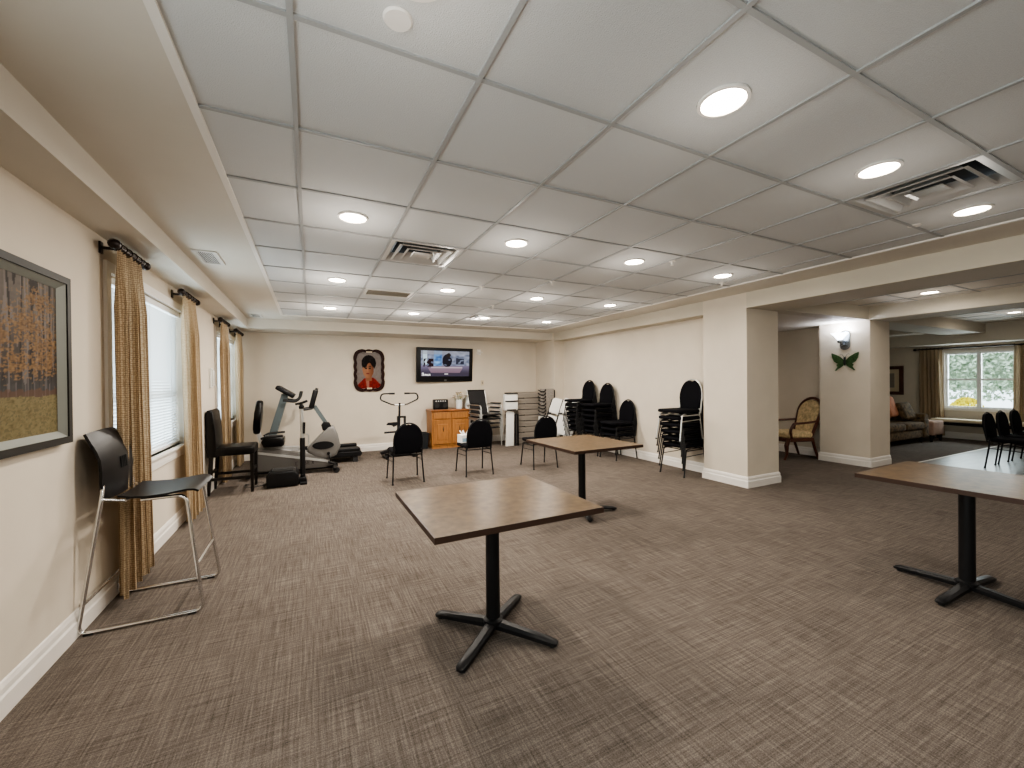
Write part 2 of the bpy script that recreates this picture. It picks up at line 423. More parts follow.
bm = new(); baseboard(bm, (XP, 3.40), (XP, 4.05), (-1, 0), 1, 1); baseboard(bm, (XP, 3.40), (5.70, 3.40), (0, -1), 1, 1); baseboard(bm, (5.70, 3.40), (5.70, YB), (1, 0), 1, 0); baseboard(bm, (XP, 4.05), (XR, 4.05), (0, 1), 1, 0); struct('baseboard_pillar', bm, 'white')
bm = new(); baseboard(bm, (7.875, 3.29), (7.875, 4.0), (-1, 0), 1, 1); baseboard(bm, (7.875, 3.29), (8.50, 3.29), (0, -1), 1, 0); baseboard(bm, (8.2, 4.0), (8.2, YB), (-1, 0)); struct('baseboard_alcove', bm, 'white')
bm = new(); baseboard(bm, (XF, YR), (XF, 5.7), (-1, 0)); struct('baseboard_far', bm, 'white')

# ------------------------------------------------------------------ windows, blinds, curtains
def left_window(n, w):
    y0, y1, z0, z1 = w
    t = bpy.data.objects.new('window_%d' % n, None); C.objects.link(t); t['kind'] = 'structure'
    x = XL - .11
    bm = new()
    for (a, b, c, d) in ((y0 + .05, y1 - .05, z0, z0 + .05), (y0 + .05, y1 - .05, z1 - .05, z1), (y0, y0 + .05, z0, z1), (y1 - .05, y1, z0, z1), ((y0 + y1) / 2 - .025, (y0 + y1) / 2 + .025, z0 + .05, z1 - .05), (y0 + .05, (y0 + y1) / 2 - .025, 1.28, 1.33), ((y0 + y1) / 2 + .025, y1 - .05, 1.28, 1.33)):
        bx(bm, x - .03, x + .03, a, b, c, d)
    obj('window_frame', bm, 'pvc', t)
    bm = new(); bx(bm, x - .004, x + .004, y0 + .03, y1 - .03, z0 + .03, z1 - .03); obj('pane', bm, 'glass', t)
    bm = new(); c = .07
    bx(bm, XL, XL + .018, y0 - c, y0, z0 - c, z1 + c); bx(bm, XL, XL + .018, y1, y1 + c, z0 - c, z1 + c)
    bx(bm, XL, XL + .018, y0, y1, z1, z1 + c); bx(bm, XL, XL + .016, y0, y1, z0 - .11, z0 - .025)
    obj('casing', bm, 'white', t)
    bm = new(); bx(bm, XL - .10, XL + .04, y0 - .09, y1 + .09, z0 - .025, z0, bev=.006); obj('sill', bm, 'white', t)
    return t
left_window(1, W1); left_window(2, W2); left_window(4, FILL_W4); left_window(5, FILL_W5)  # last two are added windows behind the camera, serving as fill sources
def blind(w, label):
    y0, y1, z0, z1 = w; x = XL - .045
    t = thing('window_blind', label, 'blind', (x, (y0 + y1) / 2, z0), 0, 'white slatted window blinds')
    hw = (y1 - y0) / 2 - .02; H = z1 - z0
    bm = new(); bx(bm, -.03, .03, -hw, hw, H - .055, H - .005); obj('head_rail', bm, 'pvc', t)
    bm = new(); n = 46; sp = (H - .10) / n
    for k in range(n):
        z = .035 + sp * (k + .5); a = R(50)
        d = Vector((math.cos(a) * .017, 0, math.sin(a) * .017))
        v = []
        for (s, yy) in ((-1, -hw), (1, -hw), (1, hw), (-1, hw)): v.append(bm.verts.new(Vector((0, yy, z)) + s * d))
        bm.faces.new(v)
    obj('slats', bm, 'blind', t)
    bm = new(); bx(bm, -.018, .018, -hw, hw, .008, .03); obj('bottom_rail', bm, 'pvc', t)
    bm = new()
    for yy in (-hw * .7, 0, hw * .7): tube(bm, [(.022, yy, .03), (.022, yy, H - .05)], .0016, 5)
    obj('cords', bm, 'pvc', t)
    return t
blind(W1, 'white slatted blind in the window beside the bar stool'); blind(W2, 'white slatted blind in the far window near the exercise bikes')

def curtain(name, label, x, y0t, y1t, y0b, y1b, zt, zb, m, axis='y', folds=5, amp=.035, group='tan patterned curtains', ymid=None):
    t = thing(name, label, 'curtain', (x, (y0t + y1t) / 2, zb), 0, group)
    cy = (y0t + y1t) / 2
    bm = new(); uvl = bm.loops.layers.uv.new('UVMap'); nu, nv = folds * 14, 30; V = []
    for j in range(nv + 1):
        f = j / nv; row = []
        a0 = y0t + (y0b - y0t) * f ** 1.3; a1 = y1t + (y1b - y1t) * f ** 1.3
        am = amp * (.35 + .65 * min(1, f * 6))
        for i in range(nu + 1):
            s = i / nu
            ph = s * folds * 2 * PI
            y = a0 + (a1 - a0) * (s + .028 * math.sin(2 * ph + .6) * min(1, f * 5))
            xx = am * math.sin(ph + .5 * math.sin(f * 2.1 + s * 9)) * (1 + .25 * math.sin(s * 17 + 2 * f))
            row.append(bm.verts.new((xx, y - cy, (zt - zb) * (1 - f))))
        V.append(row)
    for j in range(nv):
        for i in range(nu):
            fc = bm.faces.new((V[j][i], V[j][i + 1], V[j + 1][i + 1], V[j + 1][i]))
            for lp, (a, b) in zip(fc.loops, ((i, j), (i + 1, j), (i + 1, j + 1), (i, j + 1))): lp[uvl].uv = (a / nu * folds * .22, -b / nv * (zt - zb))
    obj('drape', bm, m, t, smooth=True)
    for k in range(folds + 1):
        bm = new(); y = y0t + (y1t - y0t) * k / folds - cy
        tube(bm, [(.027 * math.cos(q * PI / 5), y, zt - zb + .012 + .027 * math.sin(q * PI / 5)) for q in range(10)], .004, 6, closed=True)
        obj('ring', bm, 'rod', t)
    return t
XC = -1.105
curtain('curtain', 'tan curtain right behind the chrome bar stool', XC, 3.47, 3.90, 3.43, 4.08, 2.285, .03, 'curtain')
curtain('curtain', 'tan curtain at the far edge of the window nearest the bar stool', XC, 4.98, 5.46, 5.02, 5.72, 2.285, .03, 'curtain2')
curtain('curtain', 'tan curtain behind the dark leather chair, nearer half of the far window', XC, 6.90, 7.30, 6.90, 7.45, 2.285, .03, 'curtain')
curtain('curtain', 'tan curtain in the far left corner beside the recumbent bike', XC, 8.15, 8.66, 8.15, 8.72, 2.285, .03, 'curtain2')
def rod(y0, y1, label):
    t = thing('curtain_rod', label, 'curtain rod', (XC, (y0 + y1) / 2, 2.297), 0, 'short dark curtain rods'); h = (y1 - y0) / 2
    bm = new(); tube(bm, [(0, -h, 0), (0, h, 0)], .019, 10); obj('pole', bm, 'rod', t, smooth=True)
    for s in (-1, 1):
        bm = new(); lathe(bm, [(0, -.035), (.026, -.030), (.033, -.008), (.030, .012), (.016, .028), (0, .034)], (0, s * h, 0), 12, Matrix.Rotation(PI / 2, 3, 'X')); obj('finial', bm, 'rod', t, smooth=True)
        bm = new(); tube(bm, [(-.093, s * (h - .08), -.012), (-.03, s * (h - .08), -.012), (0, s * (h - .08), -.018)], .010, 8); bx(bm, -.095, -.085, s * (h - .08) - .02, s * (h - .08) + .02, -.05, .025); obj('bracket', bm, 'rod', t)
rod(3.43, 3.97, 'short dark curtain rod above the bar stool'); rod(4.93, 5.52, 'short dark curtain rod at the far side of the nearer window')
rod(6.82, 7.38, 'short dark curtain rod over the dark leather chair'); rod(8.08, 8.74, 'short dark curtain rod in the far left corner')

# far window with its curtains
t = bpy.data.objects.new('window_3', None); C.objects.link(t); t['kind'] = 'structure'
y0, y1, z0, z1 = W3; x = XF + .06; ym = (y0 + y1) / 2
bm = new()
for (a, b, c, d) in ((y0 + .04, y1 - .04, z0, z0 + .04), (y0 + .04, y1 - .04, z1 - .04, z1), (y0, y0 + .04, z0, z1), (y1 - .04, y1, z0, z1), (ym - .035, ym + .035, z0 + .04, z1 - .04), (y0 + .04, ym - .035, 1.33, 1.37), (ym + .035, y1 - .04, 1.33, 1.37)): bx(bm, x - .03, x + .03, a, b, c, d)
obj('window_frame', bm, 'pvc', t)
bm = new(); bx(bm, x - .003, x + .003, y0 + .02, y1 - .02, z0 + .02, z1 - .02); obj('pane', bm, 'glass', t)
bm = new(); c = .06
bx(bm, XF - .018, XF, y0 - c, y0, z0 - c, z1 + c); bx(bm, XF - .018, XF, y1, y1 + c, z0 - c, z1 + c); bx(bm, XF - .018, XF, y0, y1, z1, z1 + c); bx(bm, XF - .03, XF, y0, y1, z0 - c, z0)
obj('casing', bm, 'white', t)
curtain('curtain', 'beige curtain hanging left of the lounge window', XF - .11, 4.14, 4.54, 4.10, 4.52, 2.06, .05, 'curtain2', folds=6, amp=.04, group='lounge curtains')
curtain('curtain', 'brown curtain hanging right of the lounge window', XF - .11, 2.50, 3.05, 2.50, 3.07, 2.06, .05, 'curtain', folds=6, amp=.04, group='lounge curtains')
t = thing('curtain_rod', 'long dark curtain rod over the lounge window', 'curtain rod', (XF - .11, 3.5, 2.075))
bm = new(); tube(bm, [(0, -1.15, 0), (0, 1.12, 0)], .016, 8); obj('pole', bm, 'rod', t, smooth=True)
for s in (-1.15, 1.12):
    bm = new(); lathe(bm, [(0, -.04), (.028, -.02), (.028, .02), (0, .04)], (0, s, 0), 10, Matrix.Rotation(PI / 2, 3, 'X')); obj('finial', bm, 'rod', t, smooth=True)
for s in (-1.0, 1.0):
    bm = new(); tube(bm, [(.108, s, 0), (0, s, -.012)], .010, 6); obj('bracket', bm, 'rod', t)

# outdoors beyond the lounge window
bm = new(); bx(bm, XF + .2, 26, -8, 14, -.3, -.2); struct('ground', bm, 'pave')
def leaves(bm, cx, cy, cz, sx, sy, sz, n, size):
    for k in range(n):
        p = Vector((cx + random.gauss(0, .38) * sx, cy + random.uniform(-1, 1) * sy, cz + random.uniform(-1, 1) * sz))
        a = Vector((random.uniform(-1, 1), random.uniform(-1, 1), random.uniform(-1, 1))).normalized() * size * random.uniform(.6, 1.3)
        b = a.orthogonal().normalized() * a.length * .6
        bm.faces.new([bm.verts.new(p - a), bm.verts.new(p + b), bm.verts.new(p + a), bm.verts.new(p - b)])
bm = new(); bx(bm, 18.6, 19.2, -3, 12, 1.0, 6.0); leaves(bm, 18.2, 4.6, 2.9, .6, 4.0, 2.2, 14000, .075)
h = obj('hedge', bm, 'hedge', None, kind='stuff'); tag(h, 'tall green hedge growing outside the lounge window', 'hedge')
bm = new()
for k in range(900):
    u, v = random.uniform(0, 2 * PI), random.uniform(0, PI / 2)
    p = Vector((15.9 + .45 * math.cos(u) * math.cos(v), 4.52 + .42 * math.sin(u) * math.cos(v), -.2 + 1.02 * math.sin(v) ** .7)) * 1.0
    a = Vector((random.uniform(-1, 1), random.uniform(-1, 1), random.uniform(-1, 1))).normalized() * .05; b = a.orthogonal()
    bm.faces.new([bm.verts.new(p - a), bm.verts.new(p + b), bm.verts.new(p + a), bm.verts.new(p - b)])
s = thing('yellow_shrub', 'round yellow shrub outside the lounge window', 'shrub', (15.9, 4.52, -.2))
for v in bm.verts: v.co -= Vector((15.9, 4.52, -.2))
obj('foliage', bm, 'yshrub', s); bm = new(); tube(bm, [(0, 0, 0), (.02, 0, .5)], .03, 6); obj('stem', bm, 'redwood', s)

# ------------------------------------------------------------------ ceiling fixtures
LX = [0.27, 1.51, 2.76, 4.01]; LY = [1.11, 2.97, 4.83, 6.66]
rown = ['nearest', 'second', 'third', 'farthest']; coln = ['leftmost', 'second from left', 'third from left', 'rightmost']
def area_lamp(name, loc, e, size, col, rot=(0, 0, 0), shape='DISK', size_y=None, spread=None, parent=None):
    l = bpy.data.lights.new(name, 'AREA'); l.energy = e; l.shape = shape; l.size = size; l.color = col
    if size_y: l.size_y = size_y
    if spread: l.spread = spread
    o = bpy.data.objects.new(name, l); C.objects.link(o); o.location = loc; o.rotation_euler = rot; o.parent = parent
    return o
def bulb(loc, e, col):
    l = bpy.data.lights.new('bulb', 'POINT'); l.energy = e; l.color = col; l.shadow_soft_size = .05
    o = bpy.data.objects.new('bulb', l); C.objects.link(o); o.location = loc
DL = None
WARM = (1.0, 0.915, 0.815)
def downlight(x, y, z, label, e, group):
    global DL
    if DL is None:
        DL = thing('downlight', label, 'ceiling light', (x, y, z), 0, group)
        bm = new(); lathe(bm, [(.098, 0), (.098, -.010), (.084, -.012), (.080, -.002), (.080, 0)], (0, 0, 0), 32); obj('trim_ring', bm, 'ring', DL, smooth=True)
        bm = new(); lathe(bm, [(0, -.005), (.080, -.005), (.080, -.001), (0, -.001)], (0, 0, 0), 32); obj('lens', bm, 'lamp', DL)
        t = DL
    else: t = dup(DL, (x, y, z), 0, label, group)
    bulb((x, y, z - .34), e * .17, WARM); area_lamp('lamp', (x, y, z - .03), e * .50, .15, WARM, spread=R(175))
ELAMP = 19
for j, y in enumerate(LY):
    for i, x in enumerate(LX): downlight(x, y, ZT, 'round recessed ceiling light, %s in the %s row of tiles' % (coln[i], rown[j]), ELAMP * (.34, .8, 1.1, 1.65)[j] * (1.3, 1, .9, .72)[i], 'recessed lights in the tiled ceiling')
for y in (-0.75, -2.6):
    for x in LX: area_lamp('lamp', (x, y, ZT - .03), 1.5, .15, WARM, spread=R(165))
area_lamp('lamp', (6.9, 6.2, 2.29), 7, .15, WARM, spread=R(165))
downlight(7.28, 2.40, ZC, 'round recessed ceiling light between the two beams on the right', 9, 'recessed lights beyond the beam')
downlight(10.93, 2.52, ZC, 'round recessed ceiling light in the lounge at the far right', 9, 'recessed lights beyond the beam')
for x, y in ((7.28, 0.5), (7.28, -1.5), (10.9, -.2)): area_lamp('lamp', (x, y, ZC - .03), 7, .15, WARM, spread=R(165))

def frus(bm, a, za, b, zb, cx=0, cy=0, ky=1.0):
    A = [bm.verts.new((cx + sx * a, cy + sy * a * ky, za)) for sx, sy in ((-1, -1), (1, -1), (1, 1), (-1, 1))]
    B = [bm.verts.new((cx + sx * b, cy + sy * b * ky, zb)) for sx, sy in ((-1, -1), (1, -1), (1, 1), (-1, 1))]
    for i in range(4): bm.faces.new((A[i], A[(i + 1) % 4], B[(i + 1) % 4], B[i]))
    return B
DIFF = None
def diffuser(kx, ky, label):
    global DIFF
    c = (GX0 + P * (kx + .5), GY0 + P * (ky + .5), ZT)
    if DIFF: return dup(DIFF, c, 0, label)
    DIFF = thing('air_diffuser', label, 'air vent', c, 0, 'square ceiling air diffusers'); t = DIFF
    bm = new(); frus(bm, .300, -.004, .265, -.004); frus(bm, .265, -.004, .22, .055); obj('outer_frame', bm, 'vent', t)
    for (a, b, z) in ((.215, .165, -.012), (.140, .095, -.014)):
        bm = new(); frus(bm, a + .012, z + .004, a, z); frus(bm, a, z, b, z + .055); obj('louver', bm, 'vent', t)
    bm = new(); q = frus(bm, .085, -.012, .07, -.004); bm.faces.new(q); obj('center_plate', bm, 'vent', t)
    bm = new(); bx(bm, -.30, .30, -.30, .30, .075, .10); obj('duct_back', bm, 'dark', t)
    return t
diffuser(1, 4, 'square stepped metal air diffuser left of centre in the tiled ceiling')
diffuser(5, 0, 'large stepped metal air diffuser at the right between two ceiling lights')
diffuser(SUPPLY4[0], SUPPLY4[1], 'distant square air diffuser near the back right of the tiled ceiling')
def grille(name, label, x0, x1, y0, y1, z, m, n, alongx=True):
    t = thing(name, label, 'air vent', ((x0 + x1) / 2, (y0 + y1) / 2, z)); hx, hy = (x1 - x0) / 2, (y1 - y0) / 2
    bm = new(); ring_prism(bm, [(-hx, -hy), (hx, -hy), (hx, hy), (-hx, hy)], [(-hx + .03, -hy + .03), (hx - .03, -hy + .03), (hx - .03, hy - .03), (-hx + .03, hy - .03)], (0, 0, -.012), (1, 0, 0), (0, 1, 0), .012); obj('frame', bm, 'ventp', t)
    bm = new(); 
    for k in range(n):
        if alongx:
            y = -hy + .03 + (2 * hy - .06) * (k + .5) / n; box(bm, (0, y, -.006), (2 * hx - .06, .012, .002), Matrix.Rotation(R(35), 3, 'X'))
        else:
            x = -hx + .03 + (2 * hx - .06) * (k + .5) / n; box(bm, (x, 0, -.006), (.012, 2 * hy - .06, .002), Matrix.Rotation(R(35), 3, 'Y'))
    obj('slats', bm, m, t)
    bm = new(); bx(bm, -hx + .02, hx - .02, -hy + .02, hy - .02, -.0025, -.0005); obj('backing', bm, 'dark' if m != 'grille' else 'grille', t)
grille('return_grille', 'flat taupe return air grille behind the stepped diffuser', .60, 1.17, 5.12, 5.46, ZT, 'grille', 14)
grille('ceiling_register', 'small white air register in the plaster border above the near window', -.875, -.700, 4.18, 4.60, ZC, 'ventp', 9, False)
grille('ceiling_register', 'small white air register in the far left corner of the plaster border', -.875, -.700, 7.58, 7.98, ZC, 'ventp', 9, False)
t = thing('ceiling_speaker', 'flat round grey cover on the tile at the top left', 'ceiling cover', (.255, 1.297, ZT))
bm = new(); lathe(bm, [(0, -.008), (.040, -.008), (.045, -.003), (.045, 0)], (0, 0, 0), 28); obj('cover', bm, 'ring', t, smooth=True)
t = thing('ceiling_speaker', 'flat round dark cover on the tile at the right beside the large diffuser', 'ceiling cover', (4.03, 1.29 + .12, ZT))
bm = new(); lathe(bm, [(0, -.006), (.036, -.006), (.040, -.002), (.040, 0)], (0, 0, 0), 24); obj('cover', bm, 'ring', t, smooth=True)
SPR = None
for (x, y, w) in ((3.08, 2.81, 'between the lights of the second row'), (4.30, 3.20, 'below the rightmost light of the second row'), (2.45, 3.94, 'near the middle of the ceiling'), (1.82, 4.49, 'left of the middle of the ceiling'), (2.42, 5.54, 'towards the back of the ceiling')):
    lab = 'small white sprinkler head ' + w
    if SPR: dup(SPR, (x, y, ZT), 0, lab); continue
    SPR = thing('sprinkler', lab, 'sprinkler', (x, y, ZT), 0, 'ceiling sprinklers')
    bm = new(); lathe(bm, [(.032, 0), (.030, -.008), (.012, -.010), (.010, -.030), (0, -.030)], (0, 0, 0), 14); obj('body', bm, 'white', SPR, smooth=True)
    bm = new(); lathe(bm, [(0, -.044), (.016, -.044), (.016, -.041), (0, -.041)], (0, 0, 0), 12)
    for s in (-1, 1): tube(bm, [(s * .010, 0, -.028), (s * .012, 0, -.036), (0, 0, -.043)], .002, 5)
    obj('deflector', bm, 'ring', SPR)

# ------------------------------------------------------------------ square pedestal tables
def make_table(label, loc, rz, base_rz, sx=.90, sy=.90):
    t = thing('cafe_table', label, 'table', (*loc, 0), rz, 'square pedestal tables'); h = sx / 2; g = sy / 2
    bm = new(); bx(bm, -h + .004, h - .004, -g + .004, g - .004, .717, .745); o = obj('tabletop', bm, 'top', t)
    bm = new(); ring_prism(bm, [(-h, -g), (h, -g), (h, g), (-h, g)], [(-h + .004, -g + .004), (h - .004, -g + .004), (h - .004, g - .004), (-h + .004, g - .004)], (0, 0, .716), (1, 0, 0), (0, 1, 0), .0285); obj('edge_band', bm, 'edge', t)
    bm = new(); lathe(bm, [(0, .055), (.055, .055), (.055, .075), (.039, .085), (.038, .705), (0, .705)], (0, 0, 0), 24); obj('column', bm, 'blackm', t, smooth=True)
    bm = new()
    for k in range(2): box(bm, (0, 0, .709), (.44, .05, .014), Matrix.Rotation(k * PI / 2 + PI / 4, 3, 'Z'))
    obj('top_bracket', bm, 'blackm', t)
    for k in range(4):
        a = base_rz + k * PI / 2; d = Vector((math.cos(a), math.sin(a), 0)); s = Vector((-d.y, d.x, 0)); bm = new(); secs = []
        for (r, w, zt, zb) in ((.0, .030, .072, .034), (.05, .030, .070, .030), (.20, .028, .055, .022), (.33, .027, .043, .014), (.365, .024, .034, .014), (.376, .014, .026, .016)):
            secs.append([bm.verts.new(d * r + s * a_ * w + Vector((0, 0, z))) for a_, z in ((-1, zb), (1, zb), (1, (zt + zb) / 2 + .004), (.55, zt), (-.55, zt), (-1, (zt + zb) / 2 + .004))])
        for A, B in zip(secs, secs[1:]):
            for i in range(6): bm.faces.new((A[i], A[(i + 1) % 6], B[(i + 1) % 6], B[i]))
        bm.faces.new(secs[0][::-1]); bm.faces.new(secs[-1])
        lg = obj('foot', bm, 'blackm', t, smooth=True)
        bm = new(); lathe(bm, [(0, 0), (.016, 0), (.016, .013), (0, .013)], d * .345, 12); obj('glide', bm, 'rubber', lg)
    return t
make_table('square brown laminate pedestal table in the foreground centre', (.905, 2.112), R(0.6), R(40), .90, .835)
make_table('square brown laminate pedestal table behind the foreground one, before the stacked chairs', (2.615, 3.635), R(1), R(-24), .855, .94)
make_table('square dark brown pedestal table cut off at the right edge of the photo', (3.815, 1.085), R(2), R(-4), .855, .86)

# ------------------------------------------------------------------ banquet chairs
def arch(w, z0, z1, zr, n=14, scoop=0.0, sw=.10):
    """crowned back outline (x, z): straight sides to zr then an elliptic crown to z1, optional scoop cut in the crown"""
    p = [(-w * .86, z0), (w * .86, z0)]
    for k in range(n + 1):
        a = PI * k / n; x = w * math.cos(a); z = zr + (z1 - zr) * math.sin(a) ** .85
        if scoop and abs(x) < sw: z -= scoop * (1 - (x / sw) ** 2)
        p.append((x, z))
    return p
def make_banquet(frame='blackm', dh=0.0):
    t = thing('banquet_chair', 'x', 'chair')
    bm = new()   # seat pad, waterfall front
    o_ = [(-.205, -.19), (-.16, -.215), (.16, -.215), (.205, -.19), (.222, .17), (.205, .215), (.15, .235), (-.15, .235), (-.205, .215), (-.222, .17)]
    prism(bm, o_, (0, 0, .412), (1, 0, 0), (0, 1, 0), .050, bev=.020, seg=3); obj('seat', bm, 'fabric', t, smooth=True)
    tilt = R(7); uy = Vector((0, -math.sin(tilt), math.cos(tilt)))
    oy = Vector((0, -.205, .40))
    bm = new(); prism(bm, arch(.192, .03, .445 + dh, .17 + dh, 22, .034, .045), oy + Vector((0, .004, 0)), (-1, 0, 0), uy, -.048, bev=.018, seg=3); obj('backrest', bm, 'fabric', t, smooth=True)
    bm = new(); pts = [(-.19, .0)] + [(x, z) for x, z in reversed(arch(.197, .0, .447 + dh, .17 + dh, 20)[2:])] + [(.19, .0)]
    tube(bm, [oy + Vector((x, 0, 0)) + uy * z + Vector((0, -.022, 0)) for x, z in pts], .0105, 8); obj('back_frame', bm, frame, t, smooth=True)
    for s in (-1, 1):
        bm = new(); tube(bm, fillet([(s * .17, .05, .392), (s * .205, .17, .392), (s * .222, .235, .012)], .05), .0105, 8); lg = obj('leg', bm, frame, t, smooth=True)
        bm = new(); lathe(bm, [(0, 0), (.014, 0), (.013, .02), (0, .02)], (s * .2225, .236, 0), 8); obj('foot_cap', bm, 'rubber', lg)
        bm = new(); tube(bm, fillet([(s * .19, -.21, .47), (s * .195, -.20, .38), (s * .215, -.245, .012)], .06), .0105, 8); lg = obj('leg', bm, frame, t, smooth=True)
        bm = new(); lathe(bm, [(0, 0), (.014, 0), (.013, .02), (0, .02)], (s * .2155, -.246, 0), 8); obj('foot_cap', bm, 'rubber', lg)
        bm = new(); tube(bm, [(s * .20, -.205, .375), (s * .206, .19, .372)], .008, 6); tube(bm, [(s * .203, -.21, .31), (s * .211, .195, .29)], .006, 6); obj('side_rail', bm, frame, t)
    for yy in (.15, -.17):
        bm = new(); tube(bm, [(-.195, yy, .385), (.195, yy, .385)], .008, 6); obj('cross_rail', bm, frame, t)
    return t
CH = make_banquet('blackm'); CHS = make_banquet('alum', .055)
usedc = {id(CH): False, id(CHS): False}
def chair(x, y, rz, label, group, src=CH, z=0.0):
    if not usedc[id(src)]:
        usedc[id(src)] = True; src.location = (x, y, z); src.rotation_euler = (0, 0, rz); src['label'] = label; src['group'] = group; return src
    return dup(src, (x, y, z), rz, label, group)
G = 'banquet chairs facing the television'
chair(1.21, 5.985, R(-1), 'black banquet chair facing the television, leftmost, in front of the exercise stepper', G)
chair(2.262, 5.96, R(-1), 'black banquet chair with a white tissue box on its seat', G)
chair(3.385, 5.905, R(-3), 'black banquet chair half hidden behind the second pedestal table', G)
ordn = ['bottom', 'second from bottom', 'third from bottom', 'third from top', 'second from top', 'topmost']
def stack(x, y, rz, n, where, group, top=None, dz=.102):
    names = {6: ordn, 3: ['bottom', 'middle', 'topmost'], 7: ordn[:3] + ['middle'] + ordn[3:]}[n]
    for k in range(n):
        d = Vector((0, .016 * k, 0)); d.rotate(Matrix.Rotation(rz, 3, 'Z'))
        chair(x + d.x, y + d.y, rz, 'black banquet chair, %s in the stack %s' % (names[k], where) + (', with a silver frame' if top and k == n - 1 else ''), group, top if top and k == n - 1 else CH, k * dz)
stack(5.02, 4.40, R(90), 6, 'beside the square pillar', 'chairs stacked beside the pillar', CHS)
stack(5.01, 5.84, R(90), 3, 'of three along the recessed wall', 'short stack of chairs on the recessed wall')
stack(5.01, 6.36, R(90), 6, 'midway along the recessed wall', 'middle stack of chairs on the recessed wall')
stack(5.01, 6.92, R(90), 7, 'furthest along the recessed wall', 'far stack of chairs on the recessed wall', None, .095)
G = 'banquet chairs at the far right'
for x, w in ((9.50, 'nearest to the far pillar in the row at the right'), (10.06, 'in the middle of the row at the right'), (10.66, 'cut off at the right edge under the lounge window')):
    chair(x, 2.20, R(180), 'black banquet chair ' + w, G, z=.004)

# tissue box on the second chair
t = thing('tissue_box', 'white cube tissue box on the seat of a black banquet chair', 'tissue box', (2.13, 6.06, .464), R(8))
bm = new(); bx(bm, -.075, .075, -.075, .075, 0, .125, bev=.006); obj('carton', bm, 'paper', t)
bm = new(); bx(bm, -.06, .06, -.0765, -.075, .02, .075); obj('printed_panel', bm, 'bluep', t)
bm = new()
for k in range(5):
    a = k * 1.25; p = Vector((.035 * math.cos(a), .02 * math.sin(a), .126)); q = p + Vector((.035 * math.cos(a + .6), .02 * math.sin(a), .055))
    bm.faces.new([bm.verts.new(v) for v in (p, p + Vector((.03, .02, 0)), q + Vector((.02, .02, .01)), q)])
obj('tissue', bm, 'paper', t)

# ------------------------------------------------------------------ chrome sled-base bar stool
t = thing('bar_stool', 'black plastic bar stool on a chrome sled frame beside the left wall', 'bar stool', (-.902, 3.375, 0))
HW = .235
def sheet(bm, prof, w, th, nw=8, sag=0.0):
    """shell following profile (x,z), width profile w(i), thickness th, bowed by sag"""
    rows = []; n = len(prof)
    for i, (x, z) in enumerate(prof):
        row = []; a = prof[max(i - 1, 0)]; b = prof[min(i + 1, n - 1)]; tx, tz = b[0] - a[0], b[1] - a[1]; l = math.hypot(tx, tz); nx, nz = -tz / l, tx / l
        for k in range(nw + 1):
            s = -1 + 2 * k / nw; d = sag * (s * s)
            row.append((Vector((x + nx * d, s * w[i], z + nz * d)), Vector((nx, 0, nz))))
        rows.append(row)
    V1 = [[bm.verts.new(p + th / 2 * q) for p, q in r] for r in rows]; V2 = [[bm.verts.new(p - th / 2 * q) for p, q in r] for r in rows]
    for i in range(n - 1):
        for k in range(nw):
            bm.faces.new((V1[i][k], V1[i][k + 1], V1[i + 1][k + 1], V1[i + 1][k])); bm.faces.new((V2[i][k + 1], V2[i][k], V2[i + 1][k], V2[i + 1][k + 1]))
        for k in (0, nw): bm.faces.new((V1[i][k], V1[i + 1][k], V2[i + 1][k], V2[i][k]))
    for i in (0, n - 1):
        for k in range(nw): bm.faces.new((V1[i][k], V1[i][k + 1], V2[i][k + 1], V2[i][k]))
bm = new(); sheet(bm, [(-.125, .742), (-.06, .732), (.02, .728), (.11, .734), (.18, .744), (.215, .747), (.240, .743), (.256, .728)], [.20, .225, .235, .24, .24, .235, .225, .20], .012, 10, .010); obj('seat', bm, 'plastic', t, smooth=True)
bm = new(); sheet(bm, [(-.168, .735), (-.164, .81), (-.162, .90), (-.168, .975), (-.188, 1.035), (-.216, 1.09), (-.246, 1.135)], [.215, .225, .23, .23, .228, .222, .195], .014, 10, .022); back = obj('backrest', bm, 'plastic', t, smooth=True)
bm = new()
for k in range(4): bar(bm, (-.154, -.035 + .024 * k, .895), (-.158, -.035 + .024 * k, .965), .005, .010)
obj('slot', bm, 'dark', back)
bm = new()
for s in (-1, 1):
    tube(bm, fillet([(-.188, s * .19, .86), (-.180, s * HW, .755), (-.282, s * .258, .011), (.292, s * .258, .011), (.200, s * .205, .722), (-.02, s * .19, .716)], .05, 6), .0105, 10)
obj('frame', bm, 'chrome', t, smooth=True)
bm = new(); tube(bm, [(.258, -.241, .285), (.258, .241, .285)], .009, 8); obj('footrest', bm, 'chrome', t, smooth=True)
bm = new(); tube(bm, [(-.260, -.253, .17), (-.260, .253, .17)], .009, 8); obj('rear_bar', bm, 'chrome', t, smooth=True)
bm = new(); tube(bm, [(-.182, -.235, .75), (-.09, -.20, .722)], .008, 8); tube(bm, [(-.182, .235, .75), (-.09, .20, .722)], .008, 8); tube(bm, [(-.09, -.20, .722), (-.09, .20, .722)], .008, 8); obj('back_bar', bm, 'chrome', t, smooth=True)
for sx in (-.235, .235):
    for s in (-1, 1):
        bm = new(); bx(bm, sx - .02, sx + .02, s * .258 - .012, s * .258 + .012, 0, .0115); obj('glide', bm, 'rubber', t)

